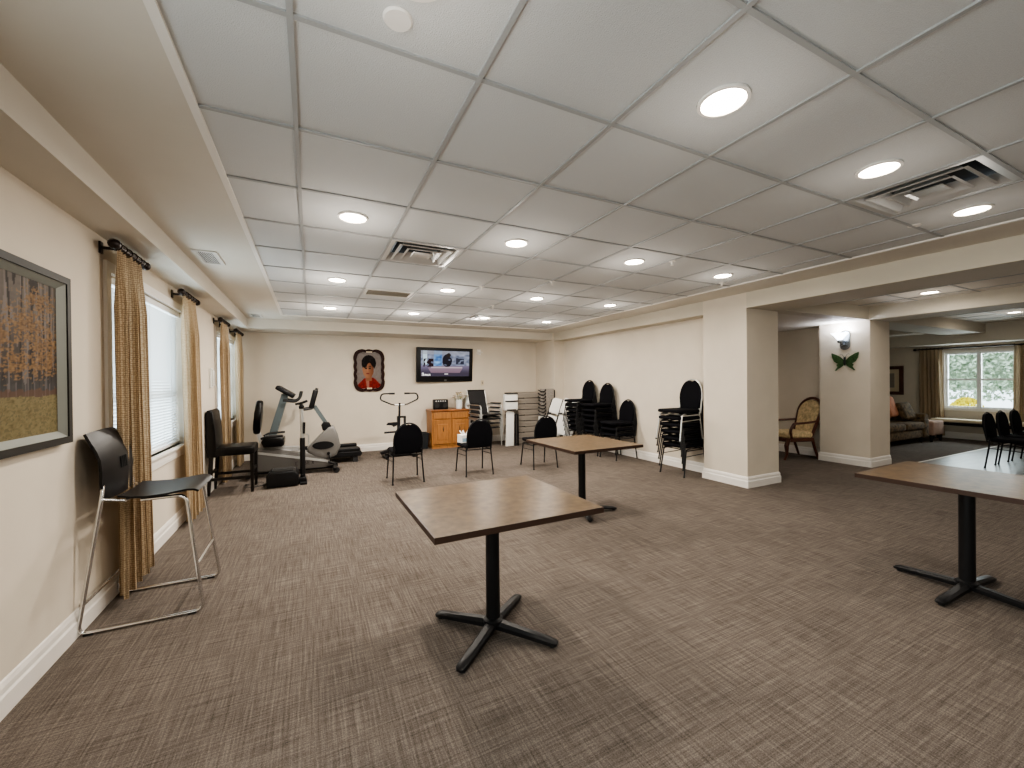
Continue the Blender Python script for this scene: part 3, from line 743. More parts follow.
# ------------------------------------------------------------------ dark leather chair by the left wall
t = thing('leather_chair', 'dark leather high-back chair with espresso wooden legs against the left wall', 'chair', (-.925, 6.51, 0))
bm = new(); bx(bm, -.19, .255, -.235, .235, .49, .60, bev=.03, seg=3); obj('seat', bm, 'leather', t, smooth=True)
bm = new(); prism(bm, [(-.255, .48), (-.15, .48), (-.165, .80), (-.185, 1.05), (-.215, 1.085), (-.250, 1.075), (-.262, 1.04)], (0, .235, 0), (1, 0, 0), (0, 0, 1), .47, bev=.016, seg=3); obj('backrest', bm, 'leather', t, smooth=True)
for sx, sy in ((.225, -1), (.225, 1), (-.21, -1), (-.21, 1)):
    bm = new(); y = sy * .205; x2 = sx - (.035 if sx < 0 else 0)
    a = [(sx - .022, y - .022), (sx + .022, y - .022), (sx + .022, y + .022), (sx - .022, y + .022)]; b = [(x2 - .016, y - .016), (x2 + .016, y - .016), (x2 + .016, y + .016), (x2 - .016, y + .016)]
    A = [bm.verts.new((*p, .50)) for p in a]; B = [bm.verts.new((*p, 0)) for p in b]
    for i in range(4): bm.faces.new((A[i], A[(i + 1) % 4], B[(i + 1) % 4], B[i]))
    bm.faces.new(A); bm.faces.new(B[::-1]); obj('leg', bm, 'espresso', t)
for s in (-1, 1):
    bm = new(); bar(bm, (-.225, s * .205, .20), (.225, s * .205, .20), .022, .034); obj('stretcher', bm, 'espresso', t)
bm = new(); bar(bm, (.225, -.2, .27), (.225, .2, .27), .022, .034); obj('stretcher', bm, 'espresso', t)
bm = new(); bar(bm, (-.225, -.2, .27), (-.225, .2, .27), .022, .034); obj('stretcher', bm, 'espresso', t)

# ------------------------------------------------------------------ recumbent exercise bike
BY = 7.22
t = thing('recumbent_bike', 'grey recumbent exercise bike with tall black seat back in the left corner', 'exercise bike', (-.20, BY, 0))
def rel(x): return x + .20
bm = new(); prism(bm, [(-.62, .08), (.40, .08), (.52, .10), (.42, .22), (.10, .36), (-.30, .42), (-.58, .44), (-.62, .36)], (0, .09, 0), (1, 0, 0), (0, 0, 1), .18, bev=.03, seg=3); body = obj('body_shroud', bm, 'bikegrey', t, smooth=True)
bm = new()   # small lettering along the shroud: C Y B E X style marks cut as short strokes
def stroke(bm, x, z, pts, s=.05):
    for (a, b) in pts: bar(bm, (x + a[0] * s * .6, -.0925, z + a[1] * s), (x + b[0] * s * .6, -.0925, z + b[1] * s), .004, .010, up=(1, 0, 0))
LET = {'C': [((1, 1), (0, 1)), ((0, 1), (0, 0)), ((0, 0), (1, 0))], 'Y': [((0, 1), (.5, .5)), ((1, 1), (.5, .5)), ((.5, .5), (.5, 0))], 'B': [((0, 0), (0, 1)), ((0, 1), (.9, .9)), ((.9, .9), (.9, .55)), ((0, .5), (1, .5)), ((1, .5), (1, 0)), ((1, 0), (0, 0))],
       'E': [((0, 0), (0, 1)), ((0, 1), (1, 1)), ((0, .5), (.8, .5)), ((0, 0), (1, 0))], 'X': [((0, 0), (1, 1)), ((0, 1), (1, 0))]}
for k, ch in enumerate('CYBEX'): stroke(bm, -.02 + k * .055, .15, LET[ch])
obj('lettering', bm, 'letter', body)
bm = new(); prism(bm, [(.14, .40), (.30, .56), (.44, .70), (.52, .73), (.58, .60), (.62, .40), (.56, .26), (.44, .20), (.24, .26), (.14, .34)], (0, .11, 0), (1, 0, 0), (0, 0, 1), .22, bev=.035, seg=3); pod = obj('crank_housing', bm, 'bikegrey', t, smooth=True)
bm = new(); prism(bm, [(.365 + .155 * math.cos(a), .43 + .062 * math.sin(a)) for a in [k * PI / 12 for k in range(24)]], (0, -.105, 0), (1, 0, 0), (0, 0, 1), .012); obj('oval_panel', bm, 'plastic', pod)
bm = new(); tube(bm, [(.44, -.12, .30), (.44, .12, .30)], .022, 10); bar(bm, (.44, -.125, .30), (.47, -.125, .16), .016, .03, up=(0, 1, 0)); bar(bm, (.44, .125, .30), (.41, .125, .44), .016, .03, up=(0, 1, 0)); obj('crank', bm, 'blackm', t)
for (x, y, z) in ((.475, -.17, .155), (.405, .17, .445)):
    bm = new(); box(bm, (x, y, z), (.10, .085, .03), Matrix.Rotation(R(20), 3, 'Y'), .008); obj('pedal', bm, 'plastic', t)
bm = new(); bx(bm, -.64, .52, -.05, .05, .05, .09); bx(bm, -.66, -.60, -.25, .25, .03, .085, bev=.012); bx(bm, .50, .56, -.25, .25, .03, .085, bev=.012); obj('base_rail', bm, 'plastic', t)
for s in (-1, 1):
    bm = new(); lathe(bm, [(0, -.02), (.042, -.02), (.045, 0), (.042, .02), (0, .02)], (.55, s * .23, .045), 14, Matrix.Rotation(PI / 2, 3, 'X')); obj('wheel', bm, 'rubber', t, smooth=True)
bm = new(); bar(bm, (-.62, -.095, .40), (.46, -.115, .17), .012, .035); obj('side_rail', bm, 'silver', t)
bm = new(); prism(bm, [(.36, .66), (.44, .64), (.50, .70), (.46, .78), (.38, .80), (.34, .74)], (0, .06, 0), (1, 0, 0), (0, 0, 1), .12, bev=.015); obj('mast_collar', bm, 'plastic', t, smooth=True)
bm = new(); bar(bm, (.43, 0, .74), (.245, 0, 1.05), .06, .07, up=(0, 1, 0)); obj('mast', bm, 'steelblue', t)
bm = new(); box(bm, (.235, 0, 1.16), (.075, .26, .30), Matrix.Rotation(R(14), 3, 'Y'), .02, 3); cons = obj('console', bm, 'plastic', t, smooth=True)
bm = new(); tube(bm, fillet([(.22, -.24, 1.02), (.08, -.24, 1.00), (.15, -.12, 1.02), (.25, 0, 1.02), (.15, .12, 1.02), (.08, .24, 1.00), (.22, .24, 1.02)], .05), .014, 8); obj('handlebar', bm, 'rubber', t, smooth=True)
bm = new(); tube(bm, [(.26, 0, 1.25), (.29, 0, 1.33)], .022, 8); obj('console_grip', bm, 'rubber', cons)
# seat on the left end
bm = new(); prism(bm, [(-.44, .46), (-.20, .46), (-.17, .49), (-.17, .58), (-.21, .61), (-.44, .61), (-.47, .54)], (0, .19, 0), (1, 0, 0), (0, 0, 1), .38, bev=.035, seg=3); obj('seat', bm, 'leather', t, smooth=True)
bm = new(); prism(bm, [(.16 * math.cos(a) * (1.0 - .28 * (math.sin(a) < 0) * -math.sin(a)), .90 + .255 * math.sin(a)) for a in [k * PI / 12 for k in range(24)]], (-.56, 0, 0), (0, -1, 0), (0.10, 0, 1), .09, bev=.03, seg=3); obj('seat_back', bm, 'leather', t, smooth=True)
bm = new(); bar(bm, (-.55, 0, .80), (-.46, 0, .46), .05, .05); bar(bm, (-.50, 0, .44), (.05, 0, .40), .07, .05); obj('seat_post', bm, 'silver', t)
for s in (-1, 1):
    bm = new(); tube(bm, fillet([(-.46, s * .20, .60), (-.40, s * .27, .63), (-.18, s * .27, .635)], .06), .017, 8); obj('side_handle', bm, 'rubber', t, smooth=True)
bm = new(); tube(bm, fillet([(.16, 0, .44), (.16, 0, .60), (.12, 0, .615)], .02), .008, 6); obj('lever', bm, 'alum', t)

# ------------------------------------------------------------------ treadmill behind it
t = thing('treadmill', 'treadmill with blue-grey mast along the back wall behind the recumbent bike', 'treadmill', (.0, 8.10, 0))
bm = new(); bx(bm, -.70, .80, -.33, .33, .10, .20, bev=.02); obj('deck', bm, 'plastic', t)
bm = new(); bx(bm, -.55, .80, -.22, .22, .20, .206); obj('belt', bm, 'rubber', t)
for s in (-1, 1):
    bm = new(); bx(bm, -.60, .78, s * .29 - .05, s * .29 + .05, .195, .26, bev=.02, seg=3); obj('side_rail', bm, 'plastic', t, smooth=True)
bm = new(); prism(bm, [(-.74, .06), (-.40, .06), (-.36, .24), (-.48, .36), (-.66, .38), (-.76, .26)], (0, .34, 0), (1, 0, 0), (0, 0, 1), .68, bev=.03, seg=3); obj('motor_hood', bm, 'bikegrey', t, smooth=True)
bm = new(); tube(bm, [(.77, -.31, .15), (.77, .31, .15)], .045, 12); obj('rear_roller', bm, 'blackm', t, smooth=True)
for sx in (-.6, .7):
    for s in (-1, 1):
        bm = new(); bx(bm, sx - .04, sx + .04, s * .28 - .03, s * .28 + .03, 0, .10); obj('foot', bm, 'rubber', t)
for s in (-.12, .12):
    bm = new(); bar(bm, (-.64, s, .34), (-.40, s, 1.22), .10, .085, up=(0, 1, 0)); obj('mast', bm, 'steelblue', t)
bm = new(); bar(bm, (-.665, 0, .40), (-.43, 0, 1.22), .05, .14, up=(0, 1, 0)); obj('mast_cover', bm, 'steelblue', t)
bm = new(); box(bm, (-.39, 0, 1.27), (.32, .52, .075), Matrix.Rotation(R(33), 3, 'Y'), .025, 3); obj('console', bm, 'plastic', t, smooth=True)
for s in (-1, 1):
    bm = new(); tube(bm, fillet([(-.42, s * .24, 1.13), (-.24, s * .25, 1.10), (-.17, s * .25, 1.16), (-.15, s * .25, 1.27)], .06), .024, 8); obj('hand_rail', bm, 'rubber', t, smooth=True)

# ------------------------------------------------------------------ mini stepper with a T-handle post
t = thing('stepper_machine', 'small black floor exerciser with a T-handle pole before the recumbent bike', 'exercise machine', (-.35, 6.50, 0))
bm = new(); prism(bm, [(-.20, 0.01), (.18, 0.01), (.19, .15), (.15, .215), (-.15, .215), (-.20, .16)], (0, .16, 0), (1, 0, 0), (0, 0, 1), .32, bev=.02); obj('housing', bm, 'plastic', t, smooth=True)
bm = new(); bx(bm, -.13, .12, -.13, .13, .213, .222); obj('tread_plate', bm, 'rubber', t)
bm = new(); bx(bm, .15, .28, -.05, .05, .02, .09, bev=.01); bx(bm, .20, .29, -.12, .12, .0, .03, bev=.008); obj('post_base', bm, 'blackm', t)
bm = new(); tube(bm, [(.235, 0, .03), (.235, 0, .64)], .034, 12); obj('lower_post', bm, 'blackm', t, smooth=True)
bm = new(); tube(bm, [(.235, 0, .63), (.228, 0, 1.07)], .024, 12); obj('upper_post', bm, 'alum', t, smooth=True)
bm = new(); lathe(bm, [(0, -.03), (.032, -.025), (.036, .01), (.02, .035), (0, .04)], (.228, 0, 1.075), 12); tube(bm, [(.228, 0, 1.09), (.228, 0, 1.13)], .014, 8); obj('joint', bm, 'plastic', t, smooth=True)
bm = new(); tube(bm, [(.155, .04, 1.115), (.228, 0, 1.13), (.30, -.04, 1.16)], .017, 10); obj('handle', bm, 'rubber', t, smooth=True)
bm = new(); bar(bm, (.255, -.03, .70), (.262, -.03, .86), .018, .03); obj('clamp_lever', bm, 'plastic', t)
# cable loops on the floor behind the leather chair
bm = new(); pts = []
for k in range(40):
    a = k * .32; pts.append((-.78 + .10 * math.cos(a) + .004 * k, 6.62 + .14 * math.sin(a) + .003 * k, .006 + .0015 * (k % 3)))
pts += [(-.62, 6.55, .007), (-.58, 6.52, .03), (-.555, 6.50, .06)]
tube(bm, pts, .005, 6); o = obj('power_cable', bm, 'cable', None, smooth=True); tag(o, 'thin dark cable coiled on the carpet by the leather chair', 'cable')

# ------------------------------------------------------------------ upright stepper with heart-shaped bars near the back wall
t = thing('stand_up_exerciser', 'black standing exerciser with a heart-shaped handlebar before the back wall', 'exercise machine', (1.515, 7.95, 0))
bm = new(); bx(bm, -.30, -.24, -.22, .22, 0, .055, bev=.01); bx(bm, .20, .26, -.20, .20, 0, .055, bev=.01); bx(bm, -.28, .24, -.035, .035, .02, .075); obj('base', bm, 'blackm', t)
bm = new(); box(bm, (-.27, -.02, .12), (.20, .13, .06), Matrix.Rotation(R(-12), 3, 'Y'), .012); obj('foot_plate', bm, 'plastic', t)
bm = new(); box(bm, (.16, .12, .14), (.22, .12, .04), Matrix.Rotation(R(12), 3, 'Y'), .012); obj('foot_plate', bm, 'plastic', t)
bm = new(); tube(bm, [(-.02, 0, .06), (-.015, 0, .55), (.0, 0, 1.02)], .021, 10); obj('post', bm, 'blackm', t, smooth=True)
bm = new(); bx(bm, -.05, .10, -.04, .04, .48, .80)
ring_pts = [(-.04, .50), (.12, .50), (.12, .78), (-.04, .78)]
bm.free(); bm = new(); ring_prism(bm, [(-.05, .44), (.11, .44), (.11, .77), (-.05, .77)], [(-.015, .48), (.075, .48), (.075, .735), (-.015, .735)], (0, .03, 0), (1, 0, 0), (0, 0, 1), .06); obj('bracket', bm, 'blackm', t)
bm = new(); prism(bm, [(-.25, .61), (-.22, .655), (-.05, .66), (-.05, .60), (-.12, .57), (-.15, .61)], (0, .04, 0), (1, 0, 0), (0, 0, 1), .08, bev=.01); obj('saddle_arm', bm, 'plastic', t)
bm = new(); tube(bm, [(-.29, 0, .47), (0, 0, .475)], .018, 8); obj('lower_arm', bm, 'blackm', t)
for s in (-1, 1):
    bm = new(); tube(bm, fillet([(0, 0, .985), (s * .13, 0, .985), (s * .36, 0, 1.09), (s * .33, 0, 1.20), (s * .09, 0, 1.20)], .10, 8), .014, 10); hb = obj('handlebar', bm, 'blackm', t, smooth=True)
    bm = new(); tube(bm, [(s * .09, 0, 1.20), (s * .19, 0, 1.20)], .019, 10); obj('grip', bm, 'rubber', hb, smooth=True)
    bm = new(); tube(bm, [(s * .09, 0, .985), (0, 0, .985)], .016, 8); obj('clamp', bm, 'alum', hb)

# ------------------------------------------------------------------ oak cabinet and things on it
CX0, CX1, CY0, CY1 = 2.27, 3.12, 8.44, 8.87
t = thing('oak_cabinet', 'oak cabinet with two drawers above two doors under the television', 'cabinet', ((CX0 + CX1) / 2, (CY0 + CY1) / 2, 0))
hx, hy = .425, .215
bm = new(); bx(bm, -hx, hx, -hy + .018, hy, .06, .79); bx(bm, -hx + .01, hx - .01, -hy + .03, hy, 0, .065); obj('carcass', bm, 'oak', t)
bm = new(); bx(bm, -hx - .025, hx + .025, -hy - .02, hy, .79, .825, bev=.006); obj('cabinet_top', bm, 'oakd', t)
for s in (-1, 1):
    x0, x1 = (-hx + .035, -.015) if s < 0 else (.015, hx - .035)
    bm = new(); bx(bm, x0, x1, -hy - .002, -hy + .02, .63, .765, bev=.005); d = obj('drawer', bm, 'oak', t)
    bm = new(); ring_prism(bm, [(x0, .10), (x1, .10), (x1, .60), (x0, .60)], [(x0 + .055, .155), (x1 - .055, .155), (x1 - .055, .545), (x0 + .055, .545)], (0, -hy + .018, 0), (1, 0, 0), (0, 0, 1), .02); dr = obj('door', bm, 'oak', t)
    bm = new(); bx(bm, x0 + .05, x1 - .05, -hy + .004, -hy + .017, .15, .55); bx(bm, x0 + .08, x1 - .08, -hy - .003, -hy + .01, .185, .515, bev=.006); obj('door_panel', bm, 'oak', dr)
    bm = new(); xm = (x0 + x1) / 2 + (.02 if s < 0 else -.02); lathe(bm, [(0, 0), (.006, 0), (.010, .05), (.004, .11), (0, .11)], (xm, -hy - .008, .36), 8); obj('pull', bm, 'rod', dr)
zt = .825
t = thing('radio', 'black portable radio on the left of the oak cabinet', 'radio', (2.50, 8.60, zt))
bm = new(); bx(bm, -.16, .16, -.06, .06, 0, .215, bev=.018, seg=3); body = obj('case', bm, 'plastic', t, smooth=True)
for s in (-1, 1):
    bm = new(); lathe(bm, [(.055, 0), (.055, .006), (.045, .008), (0, .004)], (s * .09, -.06, .085), 18, Matrix.Rotation(PI / 2, 3, 'X')); obj('speaker_cone', bm, 'rubber', body)
bm = new()
for k in range(5): bx(bm, -.12 + k * .05, -.095 + k * .05, -.064, -.06, .165, .19)
obj('buttons', bm, 'silver', body)
t = thing('flower_vase', 'white ceramic vase of pale flowers on the oak cabinet', 'vase', (2.92, 8.60, zt))
bm = new(); lathe(bm, [(0, 0), (.062, 0), (.068, .02), (.072, .19), (.068, .195), (.062, .19), (.058, .03), (0, .03)], (0, 0, 0), 24); obj('vase', bm, 'ceramic', t, smooth=True)
for k in range(9):
    a = k * 2.4; r = .03 + .04 * (k % 3); p = Vector((r * 1.6 * math.cos(a), r * math.sin(a), .235 + .035 * (k % 4)))
    bm = new(); tube(bm, [(p.x * .3, p.y * .3, .12), p], .004, 5); st = obj('stem', bm, 'leafg', t)
    bm = new()
    for q in range(8):
        b = q * PI / 4; d = Vector((math.cos(b), math.sin(b), .35)); sd = Vector((-d.y, d.x, 0)) * .020
        bm.faces.new([bm.verts.new(v) for v in (p, p + d * .040 + sd * 1.6, p + d * .075, p + d * .040 - sd * 1.6)])
    lathe(bm, [(0, -.012), (.014, 0), (0, .014)], p, 8); obj('blossom', bm, 'petal' if k % 3 else 'yellow', st)
# waste bin
t = thing('waste_bin', 'dark plastic waste bin between the exerciser and the oak cabinet', 'bin', (2.09, 8.68, 0))
bm = new()
for a, b in (((.115, 0), (.14, .33)),):
    A = [bm.verts.new((sx * .115, sy * .10, 0)) for sx, sy in ((-1, -1), (1, -1), (1, 1), (-1, 1))]; B = [bm.verts.new((sx * .14, sy * .125, .33)) for sx, sy in ((-1, -1), (1, -1), (1, 1), (-1, 1))]; D = [bm.verts.new((sx * .105, sy * .09, .02)) for sx, sy in ((-1, -1), (1, -1), (1, 1), (-1, 1))]
    B2 = [bm.verts.new((sx * .13, sy * .115, .33)) for sx, sy in ((-1, -1), (1, -1), (1, 1), (-1, 1))]
    for i in range(4):
        j = (i + 1) % 4; bm.faces.new((A[i], A[j], B[j], B[i])); bm.faces.new((B[i], B[j], B2[j], B2[i])); bm.faces.new((B2[i], B2[j], D[j], D[i]))
    bm.faces.new(A[::-1]); bm.faces.new(D)
obj('bucket', bm, 'bin', t)
bm = new(); ring_prism(bm, [(-.147, -.132), (.147, -.132), (.147, .132), (-.147, .132)], [(-.128, -.113), (.128, -.113), (.128, .113), (-.128, .113)], (0, 0, .315), (1, 0, 0), (0, 1, 0), .022); obj('rim', bm, 'bin', t)

# ------------------------------------------------------------------ stacked patio sling chairs
def make_sling():
    t = thing('patio_chair', 'x', 'chair')
    bm = new(); sheet(bm, [(-.20, .40), (-.08, .385), (.08, .395), (.22, .425), (.26, .415)], [.235] * 5, .008, 4)
    for v in bm.verts: v.co = Vector((v.co.y, v.co.x, v.co.z))
    obj('seat_sling', bm, 'mesh', t, smooth=True)
    bm = new(); sheet(bm, [(-.20, .41), (-.235, .55), (-.29, .78), (-.325, .93)], [.235] * 4, .008, 4)
    for v in bm.verts: v.co = Vector((v.co.y, v.co.x, v.co.z))
    obj('back_sling', bm, 'mesh', t, smooth=True)
    for s in (-1, 1):
        bm = new(); tube(bm, fillet([(s * .245, .26, .415), (s * .245, .08, .39), (s * .245, -.20, .40), (s * .245, -.33, .94)], .07), .014, 8); obj('side_tube', bm, 'alum', t, smooth=True)
        bm = new(); tube(bm, fillet([(s * .28, .28, .012), (s * .275, .23, .62), (s * .275, -.20, .63), (s * .26, -.27, .60)], .08), .014, 8); lg = obj('leg', bm, 'alum', t, smooth=True)
        bm = new(); box(bm, (s * .276, .04, .648), (.045, .34, .022), None, .008); obj('arm_pad', bm, 'plastic', lg)
        bm = new(); tube(bm, [(s * .262, -.14, .42), (s * .28, -.32, .012)], .014, 8); obj('leg', bm, 'alum', t, smooth=True)
    bm = new(); tube(bm, [(-.245, -.326, .93), (.245, -.326, .93)], .014, 8); tube(bm, [(-.245, .255, .41), (.245, .255, .41)], .012, 8); obj('cross_tube', bm, 'blackm', t)
    return t
SL = make_sling()
for k, w in enumerate(('bottom', 'second from bottom', 'second from top', 'topmost')):
    lab = 'black mesh patio chair with silver frame by the oak cabinet, %s of stack' % w; loc = (3.40 + .005 * k, 8.36 - .014 * k, .096 * k)
    if k == 0: SL.location = loc; SL.rotation_euler = (0, 0, R(-165)); SL['label'] = lab; SL['group'] = 'stacked patio chairs'
    else: dup(SL, loc, R(-165), lab, 'stacked patio chairs')

# ------------------------------------------------------------------ folding tables stored in the back right corner
FT = None
NT = 9; names = ['bottom', 'second from bottom', 'third from bottom', 'fourth from bottom', 'middle', 'fourth from top', 'third from top', 'second from top', 'topmost']
for k in range(NT):
    lab = 'grey folding table lying folded in the back right corner, %s of the pile' % names[k]; z = .128 * k; loc = (4.50 + (.012 if k % 2 else 0), 8.50 + (.006 * (k % 3)), z)
    if FT: dup(FT, loc, 0, lab, 'pile of folded tables'); continue
    FT = thing('folding_table', lab, 'folding table', loc, 0, 'pile of folded tables')
    bm = new(); bx(bm, -.36, .50, -.36, .34, .066, .1255, bev=.006); obj('tabletop', bm, 'greyt', FT)
    bm = new(); bx(bm, -.355, .495, -.352, .335, .016, .0655); obj('apron', bm, 'greyt', FT)
    for s in (-1, 1):
        bm = new(); bx(bm, s * .27 + .05, s * .27 + .09, -.345, .30, 0, .0155); obj('leg', bm, 'blackm', FT)
# two speckled tables on edge beside the pile, black folded legs curling out
SP = None
for k, z in enumerate((.62, .93)):
    lab = 'speckled grey folded board with black curved brackets, %s of the two atop the pale carton' % ('lower', 'upper')[k]; loc = (4.82, 8.02 - .0, z)
    if SP: dup(SP, loc, 0, lab, 'speckled boards'); continue
    SP = thing('folded_board', lab, 'folding board', loc, 0, 'speckled boards')
    bm = new(); prism(bm, [(-.16, 0), (.16, 0), (.18, .04), (.19, .26), (.17, .305), (-.16, .305)], (0, .06, 0), (1, 0, 0), (0, 0, 1), .09, bev=.01); obj('board', bm, 'speck', SP)
    bm = new(); bx(bm, .172, .200, -.035, .062, .03, .28, bev=.006); obj('edge_rail', bm, 'plastic', SP)
    for q in range(4):
        z0 = .285 - q * .075; bm = new(); tube(bm, fillet([(-.26, -.05, z0), (-.20, -.055, z0 - .035), (-.12, -.05, z0 - .05), (-.06, -.045, z0 - .02), (-.065, -.045, z0 + .012)], .03, 4), .0125, 6); obj('bracket', bm, 'blackm', SP, smooth=True)
t = thing('storage_carton', 'pale carton standing under the speckled boards in the back right corner', 'carton', (4.80, 7.98, 0))
bm = new(); bx(bm, -.19, .20, -.02, .07, 0, .615, bev=.004); obj('carton_body', bm, 'whitep', t)
bm = new(); bx(bm, -.192, -.17, -.026, -.02, .03, .60); obj('taped_edge', bm, 'greyt', t)
# white folding table on end and white boxed legs at the left side of the pile
t = thing('white_folding_table', 'white folding table standing on end with black folded legs left of the table pile', 'folding table', (3.90, 8.02, 0))
bm = new(); prism(bm, [(-.115, 0), (.075, 0), (.09, .74), (-.05, .77), (-.09, .74)], (0, .05, 0), (1, 0, 0), (0, 0, 1), .05, bev=.012); obj('tabletop', bm, 'whitep', t, smooth=True)
for x in (.115, .175):
    bm = new(); bx(bm, x - .016, x + .016, -.01, .03, 0, .70); obj('leg', bm, 'blackm', t)
bm = new(); bx(bm, .09, .20, .03, .045, .05, .66); obj('leg_panel', bm, 'greyt', t)
t = thing('white_crate', 'white plastic crate with three black rails perched above the upright white table', 'crate', (3.90, 8.03, .775))
bm = new(); bx(bm, -.14, .17, -.045, .10, 0, .36, bev=.03, seg=3); obj('crate_body', bm, 'whitep', t, smooth=True)
for z in (.005, .195, .365):
    bm = new(); box(bm, (0, -.055, z + .012), (.30 if z > .1 else .22, .03, .026), None, .008); obj('rail', bm, 'blackm', t)

# white folding chairs leaning on the recessed wall
def make_folding():
    t = thing('folding_chair', 'x', 'chair')     # folded flat: local x along the width (world y), local z up, local y thickness
    bm = new(); prism(bm, [(-.20, .63), (.20, .63), (.215, .70), (.20, .93), (.16, .975), (-.16, .975), (-.20, .93), (-.215, .70)], (0, .012, 0), (1, 0, 0), (0, 0, 1), .024, bev=.008); obj('backrest', bm, 'whitep', t, smooth=True)
    bm = new(); prism(bm, [(-.15, .18), (.15, .18), (.19, .24), (.20, .54), (.17, .58), (-.17, .58), (-.20, .54), (-.19, .24)], (0, .0, 0), (1, 0, 0), (0, 0, 1), .03, bev=.010); obj('seat', bm, 'whitep', t, smooth=True)
    for s in (-1, 1):
        bm = new(); tube(bm, [(s * .225, .01, .012), (s * .215, .01, .93)], .012, 8); obj('leg', bm, 'blackm', t, smooth=True)
        bm = new(); tube(bm, [(s * .195, .035, .012), (s * .195, .035, .56)], .011, 8); obj('leg', bm, 'blackm', t, smooth=True)
        bm = new(); box(bm, (s * .19, -.012, .605), (.09, .03, .035), Matrix.Rotation(R(s * 18), 3, 'Y'), .006); obj('hinge', bm, 'plastic', t)
    return t
FC = make_folding()
for k, (x, y, w) in enumerate(((4.66, 7.66, 'left one'), (4.79, 7.42, 'right one'))):
    lab = 'white folding chair leaning folded beside the far chair stack, %s of the pair' % w
    o = FC if k == 0 else dup(FC, (0, 0, 0), 0, lab, 'white folded chairs')
    o['label'] = lab; o['group'] = 'white folded chairs'
    o.matrix_world = Matrix.Translation((x, y, .072)) @ Matrix.Rotation(R(-33), 4, 'Z') @ Matrix.Rotation(R(-8), 4, 'X') @ Matrix.Rotation(R(17), 4, 'Y')

# ------------------------------------------------------------------ wall objects
def forest(s, t):
    n = noise.noise(Vector((s * 9, t * 11, 1.3))); n2 = noise.noise(Vector((s * 34, t * 42, 4.1))); n3 = noise.noise(Vector((s * 80, t * 90, 2.0)))
    base = mixc((.055, .045, .040), (.17, .145, .125), ss(.30, 1.0, t) * .8 + .2 * n2)
    tr = abs(noise.noise(Vector((s * 26, t * 1.0, 9)))); tr2 = abs(noise.noise(Vector((s * 55, t * 1.4, 3))))
    if tr < .10: base = mixc(base, (.022, .019, .018), .8)
    elif tr2 < .07: base = mixc(base, (.24, .21, .20), .55)
    base = mixc(base, (.10, .11, .12), .35 * ss(.45, .25, t) if t < .5 else 0)
    lf = -1
    for (cx, cy, r) in ((.22, .60, .20), (.42, .56, .16), (.66, .60, .16), (.84, .70, .17), (.92, .48, .15), (.78, .46, .12), (.55, .70, .15), (.30, .78, .14), (.93, .58, .14), (.90, .86, .12)):
        d = math.hypot((s - cx) * 1.0, (t - cy) * 1.15) / r; lf = max(lf, 1 - d)
    if n2 * .8 + .9 * n3 + lf * .9 > .34: base = mixc(base, mixc((.10, .055, .025), (.32, .19, .085), .45 + .9 * n3 + .3 * n2), .35 + .45 * ss(-.5, .6, lf))
    if t < .26 + .02 * n:
        base = mixc((.13, .105, .05), (.27, .225, .12), .5 + .7 * n2 + .5 * n3)
        if n2 + n3 > .35: base = mixc(base, (.07, .06, .03), .6)
    elif t < .30 + .03 * n2: base = mixc(base, (.15, .07, .035), .5)
    return tuple(max(0, c) * .85 for c in base)
t = thing('framed_picture', 'large framed autumn forest print on the left wall', 'picture', (XL + .002, 2.245, 1.10))
W_, H_ = 1.56, .875; fy = .78
bm = new(); ring_prism(bm, [(-fy, 0), (fy, 0), (fy, H_), (-fy, H_)], [(-fy + .035, .035), (fy - .035, .035), (fy - .035, H_ - .035), (-fy + .035, H_ - .035)], (0, 0, 0), (0, 1, 0), (0, 0, 1), .045); obj('outer_frame', bm, 'frame_dk', t)
bm = new(); e0, e1 = .033, .066
A = [bm.verts.new((.040, sy * (fy - e0), H_ / 2 + sz * (H_ / 2 - e0))) for sy, sz in ((-1, -1), (1, -1), (1, 1), (-1, 1))]; B = [bm.verts.new((.012, sy * (fy - e1), H_ / 2 + sz * (H_ / 2 - e1))) for sy, sz in ((-1, -1), (1, -1), (1, 1), (-1, 1))]
for i in range(4): bm.faces.new((A[i], A[(i + 1) % 4], B[(i + 1) % 4], B[i]))
obj('inner_liner', bm, 'frame_lt', t)
painting('print', 2 * fy - .12, H_ - .12, 230, 150, forest, 'painted', t, (.010, -fy + .06, .06), (0, 1, 0), (0, 0, 1))

# ornate framed portrait of a dark-haired person in a red jacket
t = thing('framed_portrait', 'small portrait of a dark-haired person in red, in a scalloped dark frame', 'picture', (1.085, YB - .002, 1.245))
pw, ph = .29, .84
def scal(w, h, k, amp):
    p = []
    c = [(-w, .09), (-w + .085, 0), (w - .085, 0), (w, .09), (w, h - .09), (w - .085, h), (-w + .085, h), (-w, h - .09)]
    for i in range(8):
        a, b = c[i], c[(i + 1) % 8]; L_ = math.hypot(b[0] - a[0], b[1] - a[1]); n = max(4, int(L_ / .022)); nx, ny = (b[1] - a[1]) / L_, -(b[0] - a[0]) / L_
        for q in range(n):
            f = q / n; m_ = amp * abs(math.sin(f * PI * max(1, round(L_ / .16)))) ; p.append((a[0] + (b[0] - a[0]) * f + nx * m_, a[1] + (b[1] - a[1]) * f + ny * m_))
    return p
outer = scal(pw, ph, 0, .016); cx_, cy_ = 0, ph / 2
inner = [(x * .80, cy_ + (y - cy_) * .865) for x, y in scal(pw, ph, 0, .002)]
inner = [(x * .80, cy_ + (y - cy_) * .865) for x, y in outer]
bm = new(); ring_prism(bm, outer, inner, (0, 0, 0), (1, 0, 0), (0, 0, 1), .035); obj('frame', bm, 'ornate', t)
